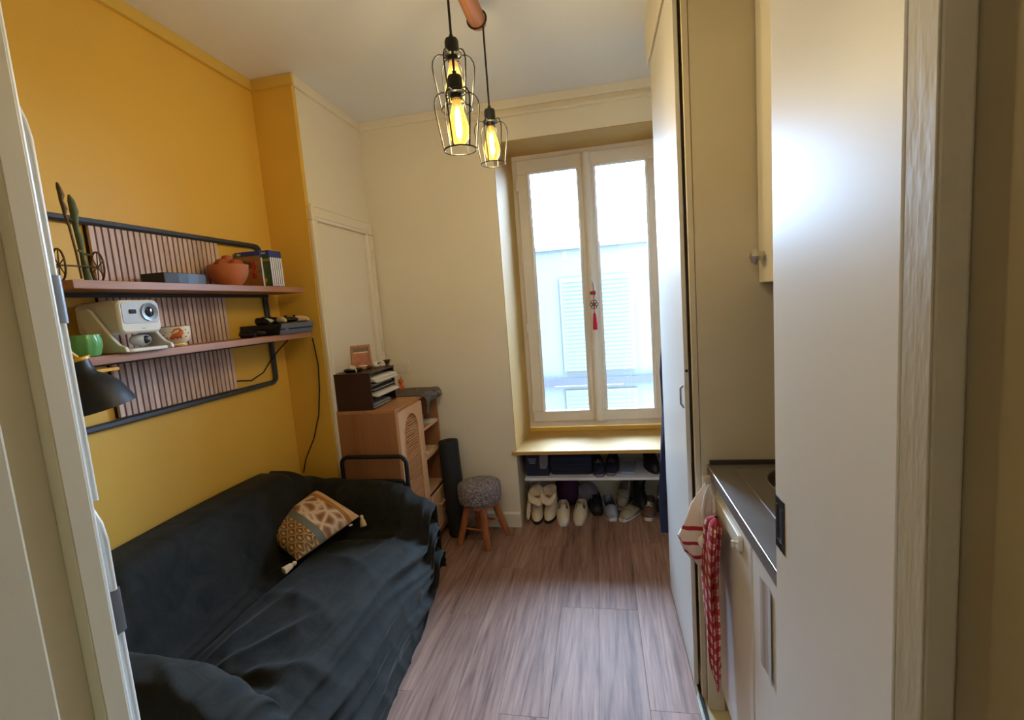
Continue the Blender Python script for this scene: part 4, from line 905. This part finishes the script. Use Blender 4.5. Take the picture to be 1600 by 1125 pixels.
tag(obj('dark_box', B(-1.42, -1.18, 2.72, 2.86, 0.6055, 0.68), 'black_matte', bevel=0.004), 'dark box on the beige folder inside the oak cabinet', 'box')
for q, (mt, y, dy, h, lab) in enumerate((('paper', 2.712, 0.05, 0.185, 'white magazine leaning against the cabinet divider on the lowest shelf'), ('paper_blue', 2.73, 0.055, 0.17, 'bluish magazine leaning on the white one on the lowest shelf'), ('khaki_fabric', 2.75, 0.06, 0.15, 'tan magazine leaning at the right end of the lowest shelf'))):
    tag(obj('magazine', MB().prism([(y+dy, 0.3605), (y+dy+0.006, 0.3605), (y+0.006, 0.3605+h), (y, 0.3605+h)], 0, -1.35+0.02*q, -1.118-0.01*q), mt), lab, 'magazine', 'magazines in the oak cabinet')

# ------------------------------------------------------------------ on the cabinet
OX0, OX1, OY0, OY1, OZ0, OZ1 = -1.455, -1.236, 2.362, 2.672, CZ+0.0005, 1.190
og = thing('letter_organizer', 'dark mahogany desk organizer packed with papers on the oak cabinet', 'organizer', (-1.345, 2.52, CZ))
obj('side_panel', B(OX0, OX1, OY0, OY0+0.009, OZ0, OZ1-0.0095), 'mahogany', og, bevel=0.001)
obj('side_panel', B(OX0, OX1, OY1-0.009, OY1, OZ0, OZ1-0.0095), 'mahogany', og, bevel=0.001)
obj('top_panel', B(OX0-0.002, OX1+0.003, OY0-0.003, OY1+0.003, OZ1-0.009, OZ1), 'mahogany', og, bevel=0.001)
obj('bottom_panel', B(OX0, OX1, OY0+0.0092, OY1-0.0092, OZ0, OZ0+0.008), 'mahogany', og)
obj('back_panel', B(OX0, OX0+0.005, OY0+0.0092, OY1-0.0092, OZ0+0.008, OZ1-0.0095), 'mahogany', og)
for z in (OZ0+0.070, OZ0+0.130): obj('shelf_board', B(OX0+0.0055, OX1-0.002, OY0+0.0092, OY1-0.0092, z, z+0.005), 'mahogany', og)
def sheets(label, x1, ya, yb, z, n, dz, m1, curl=0.0, seed=0):
    R = random.Random(seed); o = thing('paper_stack', label, 'papers', (-1.33, (ya+yb)/2, z), 0, 'papers in the organizer')
    for q in range(n):
        e = R.uniform(-0.012, 0.012)
        g = [[(x, y, z+q*dz+0.001+curl*max(0, (x-(x1-0.06))/0.06)**2*(-1)) for y in np.linspace(ya+abs(e)*0.5, yb-abs(e)*0.3, 4)] for x in np.linspace(-1.44, x1+e, 10)]
        obj('sheet', MB().grid(g), m1 if q % 3 else 'paper', o, solid=0.0012)
sheets('thick stack of white papers sticking out of the top slot', -1.212, OY0+0.014, OY1-0.012, OZ0+0.158, 6, 0.0028, 'paper', 0.012, 1)
sheets('dark blue folders in the middle slot under the top papers', -1.232, OY0+0.014, OY1-0.012, OZ0+0.1355, 5, 0.0038, 'paper_dark', 0.0, 2)
sheets('white papers drooping from the middle shelf of the organizer', -1.205, OY0+0.014, OY1-0.012, OZ0+0.0755, 4, 0.0025, 'paper', 0.010, 3)
sheets('dark envelopes in the middle slot above the drooping papers', -1.234, OY0+0.014, OY1-0.012, OZ0+0.090, 7, 0.0052, 'paper_dark', 0.0, 5)
sheets('loose pale papers in the bottom slot of the organizer', -1.222, OY0+0.014, OY1-0.09, OZ0+0.010, 5, 0.0055, 'paper_blue', 0.0, 4)
# trinkets on the organizer
tr = thing('trinket_tray', 'small black oval tray on the front edge of the organizer', 'tray', (-1.38, 2.45, OZ1))
obj('dish', MB().lathe([(0.02, 0.0005), (0.044, 0.0008), (0.052, 0.014), (0.050, 0.015), (0.042, 0.005), (0.001, 0.004)], 28, (-1.378, 2.452, OZ1)), 'black_plastic', tr, smooth=40)
tag(obj('ribbon', MB().tube([(-1.37, 2.44, OZ1+0.008), (-1.35, 2.425, OZ1+0.022), (-1.338, 2.413, OZ1+0.012), (-1.330, 2.403, OZ1+0.003)], 0.004, 8, flat=0.5), 'white_plastic', smooth=60), 'white ribbon hanging over the edge of the black tray', 'ribbon')
tag(obj('shell', MB().ball((-1.385, 2.455, OZ1+0.022), 0.017, 8, (1.2, 1.2, .8), 0.15, 8), 'cream_knob', smooth=60), 'cream shell lying in the black tray', 'shell')
tag(obj('ceramic_dish', MB().lathe([(0.012, 0.0005), (0.02, 0.002), (0.030, 0.020), (0.028, 0.021), (0.001, 0.008)], 20, (-1.36, 2.545, OZ1+0.0)), 'cream_knob', smooth=40), 'small cream ceramic dish behind the black tray', 'dish')
tag(obj('pebble', MB().ball((-1.318, 2.532, OZ1+0.0135), 0.015, 8, (1, 1.1, .9), 0.1, 3), 'brown_rim', smooth=60), 'brown pebble beside the white ceramic mouse', 'pebble')
mo = thing('ceramic_mouse', 'white ceramic mouse figurine with dark ears on the organizer', 'figurine', (-1.30, 2.585, OZ1))
obj('body', MB().ball((-1.30, 2.585, OZ1+0.018), 0.0185, 10, (1.1, 1.5, .97)), 'white_plastic', mo, smooth=60)
for dy in (-0.01, 0.01): obj('ear', MB().ball((-1.284, 2.585+dy, OZ1+0.026), 0.006, 6), 'black_plastic', mo, smooth=60)
pf_ = thing('photo_frame', 'wooden photo frame leaning on the wall behind the trinkets', 'photo frame', (-1.42, 2.62, OZ1), 0, None, rot=(0, 0, 0))
def tiltq(y0, y1, x, z0, z1, lean): return [(x, y0, z0), (x, y1, z0), (x-lean, y1, z1), (x-lean, y0, z1)]
ph = Matrix.Translation((-1.405, 2.618, OZ1+0.0015)) @ Matrix.Rotation(math.radians(38), 4, 'Z') @ Matrix.Rotation(math.radians(-14), 4, 'X')
def ploc(mb): 
    mb.v = [tuple(ph @ Vector(p)) for p in mb.v]; return mb
obj('frame', ploc(MB().box(-0.058, -0.046, -0.006, 0.006, 0, 0.135).box(0.046, 0.058, -0.006, 0.006, 0, 0.135).box(-0.046, 0.046, -0.006, 0.006, 0, 0.012).box(-0.046, 0.046, -0.006, 0.006, 0.123, 0.135)), 'frame_wood', pf_)
pr_ = obj('print', ploc(MB().box(-0.0458, 0.0458, -0.001, 0.004, 0.0122, 0.1228)), 'photo_print', pf_)
obj('print_sky', ploc(MB().box(-0.043, 0.043, -0.0022, -0.0012, 0.098, 0.118)), 'photo_sky', pr_)
obj('print_edge', ploc(MB().box(-0.043, 0.043, -0.0022, -0.0012, 0.089, 0.094)), 'cream_knob', pr_)
tb = thing('small_bowl', 'tiny bronze bowl on the far end of the organizer', 'bowl', (-1.33, 2.645, OZ1))
obj('bowl', MB().lathe([(0.006, 0.0005), (0.014, 0.002), (0.010, 0.010), (0.018, 0.03), (0.024, 0.036), (0.022, 0.037), (0.014, 0.03), (0.001, 0.02)], 20, (-1.262, 2.648, OZ1)), 'bronze', tb, smooth=40)
# patterned cloth over the right end of the cabinet
rows = []
for i in range(40):
    r_ = []
    for q in range(40):
        u = i/39; v = q/39; y = 2.715+0.30*v; s = 0.385*u + 0.0*v; x = -1.45+s*1.0
        over = max(0, x-(CX1+0.016)); L = 0.03+0.05*(1-v)+0.04*math.exp(-((v-0.12)/0.16)**2)
        over = over*(L/0.022); xx = min(x, CX1+0.019)
        xx += min(over, 0.02)*0.35 + 0.016*math.sin(v*9+1)*min(1, over/0.04)+0.012*v*min(1, over/0.03)
        zz = CZ+0.003+0.0025*abs(math.sin(u*7+v*4))-over
        yy = min(y + (0.012*math.sin(over*40)), 3.009)
        r_.append((xx, yy, zz))
    rows.append(r_)
tag(obj('table_cloth', MB().grid(rows), 'scarf_print', smooth=80, solid=0.0015), 'dark patterned scarf draped over the right end of the oak cabinet', 'cloth')
fg = thing('orange_figurine', 'small orange snowman-shaped figurine standing on the patterned scarf', 'figurine', (-1.315, 2.93, CZ+0.007))
obj('body', MB().lathe([(0.001, 0), (0.018, 0.001), (0.021, 0.012), (0.018, 0.026), (0.010, 0.035), (0.012, 0.042), (0.018, 0.054), (0.017, 0.066), (0.009, 0.075), (0.001, 0.078)], 16, (-1.315, 2.93, CZ+0.007)), 'figurine_orange', fg, smooth=60)
obj('topknot', MB().tube([(-1.315, 2.93, CZ+0.082), (-1.312, 2.934, CZ+0.095)], 0.003, 6), 'brown_rim', fg, smooth=60)
lsw = thing('light_switch', 'cream light switch plate on the back wall above the cabinet', 'switch', (-1.33, YB, 1.09))
obj('plate', MB().prism(rrect(-1.375, -1.283, 1.093, 1.172, 0.006), 1, YB-0.009, YB-0.0005), 'cream_gloss', lsw, bevel=0.002)
for q in range(2): obj('rocker', MB().prism(rrect(-1.366+q*0.0385, -1.331+q*0.0385, 1.104, 1.161, 0.003), 1, YB-0.0125, YB-0.0092), 'cream_gloss', lsw, bevel=0.0015)

# ------------------------------------------------------------------ rolled mat and stool
def mat_roll():
    n = 90; L = 0.60; pts = []
    for q in range(n):
        a = q/n*2*PI*4.0; r = 0.018+0.052*q/(n-1); pts.append((r*math.cos(a), r*math.sin(a)))
    return pts
sp = mat_roll(); mr = thing('yoga_mat', 'dark rolled exercise mat leaning beside the oak cabinet', 'mat', (-0.998, 2.912, 0.008), 0, None, rot=(math.radians(-2.0), math.radians(-2.5), 0.0))
obj('roll', MB().grid([[(x*k_, y*k_, z) for x, y in sp] for z, k_ in ((0.0, 0.96), (0.01, 1.0), (0.62, 1.0), (0.632, 0.97))]), 'yoga', mr, world=False, solid=0.007, smooth=60)
obj('strap', MB().tube([(0.0745*math.cos(a), 0.0745*math.sin(a), 0.16) for a in np.linspace(0, 2*PI, 28, endpoint=False)], 0.003, 6, True), 'black_matte', mr, world=False, smooth=60)
st = thing('stool', 'round low stool with a grey tweed cushion and four wooden legs', 'stool', (-0.815, 2.835, 0))
SX, SY = -0.815, 2.835
cush = [(0.001, 0.268), (0.118, 0.268), (0.132, 0.276), (0.138, 0.30), (0.139, 0.355), (0.136, 0.374), (0.130, 0.379), (0.126, 0.386), (0.09, 0.396), (0.001, 0.400)]
obj('cushion', MB().lathe(cush, 48, (SX, SY, 0), cap=(False, False)), 'tweed', st, smooth=60)
obj('piping', MB().tube([(SX+0.135*math.cos(a), SY+0.135*math.sin(a), 0.378) for a in np.linspace(0, 2*PI, 48, endpoint=False)], 0.003, 6, True), 'tweed', st, smooth=60)
obj('seat_base', MB().lathe([(0.001, 0.250), (0.112, 0.250), (0.112, 0.2675), (0.001, 0.2675)], 32, (SX, SY, 0), cap=(False, False)), 'leg_wood', st, smooth=40)
feet = [(-0.952, 2.768), (-0.757, 2.712), (-0.668, 2.905), (-0.880, 2.962)]
tops = [(SX+(x-SX)*0.55, SY+(y-SY)*0.55) for x, y in feet]
for (fx, fy), (tx, ty) in zip(feet, tops):
    obj('leg', MB().tube([(tx, ty, 0.2495), ((fx+tx)/2, (fy+ty)/2, 0.125), (fx, fy, 0.0155), (fx, fy, 0.004)], [0.0235, 0.0225, 0.0205, 0.019], 14), 'leg_wood', st, smooth=50)
for a, b in ((0, 1), (1, 2), (2, 3), (3, 0)):
    h = 0.11 if a % 2 == 0 else 0.135; k_ = 1-h/0.25
    pa = [tops[a][q]+(feet[a][q]-tops[a][q])*k_ for q in (0, 1)]; pb = [tops[b][q]+(feet[b][q]-tops[b][q])*k_ for q in (0, 1)]
    obj('stretcher', MB().tube([(*pa, h), (*pb, h)], 0.0065, 8), 'leg_wood', st, smooth=50)

# ------------------------------------------------------------------ shoe niche under the window
tag(obj('niche_shelf', B(-0.558, 0.44, 3.075, 3.455, 0.305, 0.322), 'case_white', bevel=0.001), 'white board shelf in the niche under the window sill', 'shelf')
NZ = 0.3225
kt = thing('kettle_box', 'dark cardboard appliance box with a pale jug printed on it, on the niche shelf', 'box', (-0.47, 3.2, NZ))
obj('box', B(-0.55, -0.395, 3.115, 3.30, NZ, 0.485), 'navy_fabric', kt, bevel=0.002)
obj('jug_print', MB().prism([(-0.455, 0.375), (-0.415, 0.372), (-0.402, 0.40), (-0.396, 0.472), (-0.455, 0.474)], 1, 3.1135, 3.1148), 'grey_fabric', kt)
for q in range(3): obj('print_line', B(-0.538+0.006*q, -0.478-0.004*q, 3.1138, 3.1148, 0.440-0.014*q, 0.445-0.014*q), 'paper_blue', kt)
lb = thing('laptop_bag', 'long black padded bag lying on the niche shelf', 'bag', (-0.25, 3.25, NZ))
obj('body', MB().prism(rrect(-0.390, -0.105, NZ+0.001, NZ+0.135, 0.03), 1, 3.13, 3.42), 'navy_fabric', lb, bevel=0.012, smooth=40)
for z in (0.025, 0.055, 0.082): obj('zip', MB().tube([(-0.385, 3.128, NZ+z), (-0.11, 3.128, NZ+z+0.004)], 0.003, 6), 'black_matte', lb)

def shoe(name, label, cat, x, y, z, rz, L=0.26, Wd=0.09, Hh=0.085, m_up='leather_white', m_sole='rubber_white', m_in='lining_grey', opening=0.46, collar=0.62, laces=True, group=None, tilt=None, strap=False):
    """local: heel at +y, toe at -y, sole on z=0"""
    o = thing(name, label, cat, (x, y, z), rz, group, rot=tilt)
    def wid(t): return Wd/2*(0.74+0.26*math.sin(PI*min(1, t*0.9+0.1)))*(1-max(0, (t-0.80)/0.20)**2.4*0.42)*(1-max(0, (0.12-t)/0.12)**2*0.35)
    def hei(t): return Hh*(1.0-0.30*t/opening if t < opening else max(0.46, 0.74-(t-opening)/(1-opening)*0.28))*(1-max(0, (t-0.86)/0.14)**2*0.55)
    nt_, na = 22, 15; rows = []; faces = []; m = MB()
    for i in range(nt_):
        t = i/(nt_-1); r_ = []
        for q in range(na):
            a = PI*q/(na-1); cxa = -math.cos(a); sz = math.sin(a)
            hh = hei(t)
            zz_ = hh*sz**0.75
            if t < opening+0.02: zz_ = min(zz_, hh*0.80)
            r_.append((wid(t)*cxa*(1-0.10*sz*sz if abs(cxa) > 0.3 else 1), L/2-t*L, 0.014+zz_))
        rows.append(r_)
    m.grid(rows)
    keep = []
    for f in m.f:
        i = min(f)//na; q = min(f) % na; t = i/(nt_-1)
        if 0.0 <= t < opening+0.04 and 3 <= q <= 10: continue
        keep.append(f)
    m.f = keep
    m.add(rows[-1], [tuple(range(na))]); m.add([rows[0][q] for q in (0, 1, 2, 3, 11, 12, 13, 14)], [tuple(range(7, -1, -1))])
    obj('upper', m, m_up, o, world=False, solid=0.005, smooth=60)
    outl = [(wid(i/15)*1.05, L/2-i/15*L*1.0+(0.006 if i == 0 else (-0.008 if i == 15 else 0))) for i in range(16)]
    poly = outl + [(-p[0], p[1]) for p in reversed(outl)]
    obj('sole', MB().prism(poly, 2, 0.0, 0.022), m_sole, o, world=False, bevel=0.003)
    obj('insole', MB().prism([(p[0]*0.82, p[1]*0.9) for p in poly], 2, 0.0225, 0.030), m_in, o, world=False)
    if laces:
        tg = MB(); t0 = opening
        tg.grid([[(wid(t)*0.42*s, L/2-t*L, 0.014+hei(max(t, opening+0.02))*(1.02+0.12*max(0, opening-t)/0.15)) for s in (-1, -0.3, 0.3, 1)] for t in np.linspace(opening-0.10, opening+0.2, 6)])
        obj('tongue', tg, m_up, o, world=False, solid=0.006, smooth=60)
        for q in range(4):
            t = opening+0.05+q*0.05; obj('lace', MB().tube([(-wid(t)*0.5, L/2-t*L, 0.010+hei(t)), (0, L/2-t*L-0.006, 0.021+hei(t)), (wid(t)*0.5, L/2-t*L, 0.010+hei(t))], 0.003, 6), m_sole, o, world=False, smooth=60)
    if strap:
        for t in (0.55, 0.72): obj('strap', MB().tube([(-wid(t)*1.02, L/2-t*L, 0.02), (-wid(t)*0.7, L/2-t*L, 0.012+hei(t)), (0, L/2-t*L, 0.024+hei(t)), (wid(t)*0.7, L/2-t*L, 0.012+hei(t)), (wid(t)*1.02, L/2-t*L, 0.02)], 0.008, 8, flat=0.5), 'khaki_fabric', o, world=False, smooth=60)
    return o
shoe('sneaker', 'left white sneaker of the pair at the front of the niche', 'shoe', -0.322, 3.172, 0, 0.05, group='pair of white sneakers')
shoe('sneaker', 'right white sneaker of the pair at the front of the niche', 'shoe', -0.205, 3.185, 0, -0.06, group='pair of white sneakers')
shoe('clog', 'grey rubber clog with a dark blue lining in the middle of the niche', 'shoe', 0.000, 3.245, 0, 0.12, 0.25, 0.10, 0.10, 'rubber_grey', 'rubber_white', 'lining_blue', 0.62, 0.8, False)
shoe('sandal', 'khaki sandal with straps lying beside the grey clog', 'shoe', 0.140, 3.225, 0.0, -0.55, 0.26, 0.085, 0.075, 'khaki_fabric', 'rubber_white', 'lining_grey', 0.40, 0.7, False, strap=True)
shoe('sandal', 'khaki sandal leaning upright behind the other sandal', 'shoe', 0.105, 3.385, 0.075, 0.0, 0.24, 0.085, 0.07, 'khaki_fabric', 'rubber_white', 'lining_grey', 0.40, 0.7, False, strap=True, tilt=(math.radians(38), 0, -0.3))
shoe('low_boot', 'brown suede shoe with a white sole at the right of the niche', 'shoe', 0.265, 3.255, 0, -0.15, 0.25, 0.09, 0.085, 'brown_suede', 'rubber_white', 'lining_grey', 0.45, 0.7)
shoe('low_boot', 'brown suede shoe in the right corner behind the wardrobe', 'shoe', 0.375, 3.24, 0, 0.1, 0.26, 0.095, 0.095, 'brown_suede', 'brown_rim', 'lining_grey', 0.45, 0.7)
shoe('trainer', 'grey trainer resting on top of the brown suede shoes', 'shoe', 0.375, 3.31, 0.125, -0.25, 0.25, 0.085, 0.08, 'grey_fabric', 'rubber_white', 'lining_grey', 0.45, 0.7)
shoe('dress_shoe', 'black leather shoe lying between the sneakers and the clog', 'shoe', -0.100, 3.335, 0, 0.1, 0.27, 0.095, 0.09, 'black_leather', 'black_matte', 'black_matte', 0.45, 0.7)
shoe('trainer', 'dark trainer on the niche shelf beside the black bag', 'shoe', -0.068, 3.215, NZ, 0.1, 0.26, 0.09, 0.085, 'navy_fabric', 'grey_fabric', 'black_matte', 0.45, 0.7, group='dark trainers on the niche shelf')
shoe('trainer', 'second dark trainer on the niche shelf, right of the first', 'shoe', 0.028, 3.235, NZ, -0.1, 0.26, 0.09, 0.085, 'navy_fabric', 'grey_fabric', 'black_matte', 0.45, 0.7, group='dark trainers on the niche shelf')
tag(obj('notebook', MB().prism([(0.085, 3.14), (0.17, 3.12), (0.20, 3.33), (0.10, 3.34)], 2, NZ, NZ+0.018), 'paper_blue', bevel=0.001), 'bluish notebook lying on the niche shelf', 'notebook')
# tall black boots
def boot(label, x, y, z, rot, h=0.30, m_up='black_leather', m_sole='black_matte', name='boot', foot=0.25, cuff=False, group=None, z0=0):
    o = thing(name, label, 'boot', (x, y, z), 0, group, rot=rot)
    rows = []
    for (zz, yc, rx, ry) in ((0.02, -0.02, 0.044, foot*0.5), (0.05, -0.015, 0.043, foot*0.46), (0.075, 0.0, 0.041, foot*0.40), (0.10, 0.03, 0.040, foot*0.28), (0.13, 0.048, 0.041, 0.052), (0.18, 0.05, 0.046, 0.050), (h*0.8, 0.05, 0.052, 0.054), (h, 0.05, 0.054, 0.056), (h+0.004, 0.05, 0.049, 0.051), (h*0.7, 0.05, 0.044, 0.046)):
        rows.append([(rx*math.cos(a)*(1+0.04*math.sin(3*a+zz*50)), yc+ry*math.sin(a), zz) for a in np.linspace(0, 2*PI, 24, endpoint=False)])
    obj('shaft', MB().grid(rows, True), m_up, o, world=False, smooth=60)
    obj('sole', MB().prism([(0.044*math.cos(a), -0.02+foot*0.52*math.sin(a)) for a in np.linspace(0, 2*PI, 24, endpoint=False)], 2, 0.0, 0.0195), m_sole, o, world=False, bevel=0.002)
    return o
boot('tall black boot leaning over the sandals at the right of the niche', 0.190, 3.345, 0.030, (math.radians(-6), math.radians(16), 0.2), 0.25)
tag(boot('black ankle boot standing on the right end of the niche shelf', 0.285, 3.26, NZ, (0, 0, 0.2), 0.150, foot=0.22), 'black ankle boot standing on the right end of the niche shelf', 'boot')
# cream fleece boots with slouching shafts
for q, (x, y, rz, lab) in enumerate(((-0.505, 3.19, 0.08, 'left cream fleece boot with slouched cuff in the niche corner'), (-0.410, 3.205, -0.08, 'right cream fleece boot with slouched cuff beside the sneakers'))):
    o = thing('fleece_boot', lab, 'boot', (x, y, 0), rz, 'pair of cream fleece boots')
    rows = []
    for (zz, yc, rx, ry) in ((0.022, -0.01, 0.043, 0.125), (0.05, -0.005, 0.044, 0.118), (0.085, 0.015, 0.042, 0.085), (0.12, 0.03, 0.042, 0.055), (0.15, 0.015, 0.047, 0.055), (0.178, -0.01, 0.050, 0.056)):
        rows.append([(rx*math.cos(a), yc+ry*math.sin(a), zz) for a in np.linspace(0, 2*PI, 24, endpoint=False)])
    obj('foot', MB().grid(rows, True), 'fleece_cream', o, world=False, smooth=60)
    obj('sole', MB().prism([(0.044*math.cos(a), -0.01+0.128*math.sin(a)) for a in np.linspace(0, 2*PI, 24, endpoint=False)], 2, 0.0, 0.0215), 'black_matte', o, world=False, bevel=0.002)
    rows = []
    for (s, r1, dz) in ((0.0, 0.042, 0.0), (0.25, 0.046, 0.008), (0.5, 0.048, 0.004), (0.75, 0.048, -0.014), (1.0, 0.046, -0.045)):
        rows.append([(r1*math.cos(a)*1.0 + 0.0, -0.005-0.085*s+0.060*math.sin(a)*(1+0.05*math.sin(4*a)), 0.182+dz+0.028*math.cos(s*2)*math.sin(a)+0.010*math.sin(2*a+q)) for a in np.linspace(0, 2*PI, 24, endpoint=False)])
    obj('cuff', MB().grid(rows, True), 'fleece_cream', o, world=False, solid=0.014, smooth=60)
    if q == 0: obj('flap', MB().tube([(-0.045 if q == 0 else 0.03, -0.085, 0.15), (-0.052 if q == 0 else 0.036, -0.105, 0.09), (-0.058 if q == 0 else 0.04, -0.11, 0.05), (-0.06 if q == 0 else 0.042, -0.112, 0.028)], [0.016, 0.018, 0.015, 0.006], 10, flat=0.6), 'fleece_cream', o, world=False, smooth=60)
tag(obj('purple_bag', MB().ball((-0.300, 3.375, 0.125), 0.080, 14, (1.1, .8, 1.5), 0.10, 2), 'purple_fabric', smooth=60), 'dark purple soft bag behind the fleece boots', 'bag')
tag(obj('grey_bag', MB().ball((-0.170, 3.400, 0.085), 0.070, 14, (1.2, .7, 1.18), 0.14, 5), 'grey_fabric', smooth=60), 'crumpled grey cloth bag behind the white sneakers', 'bag')
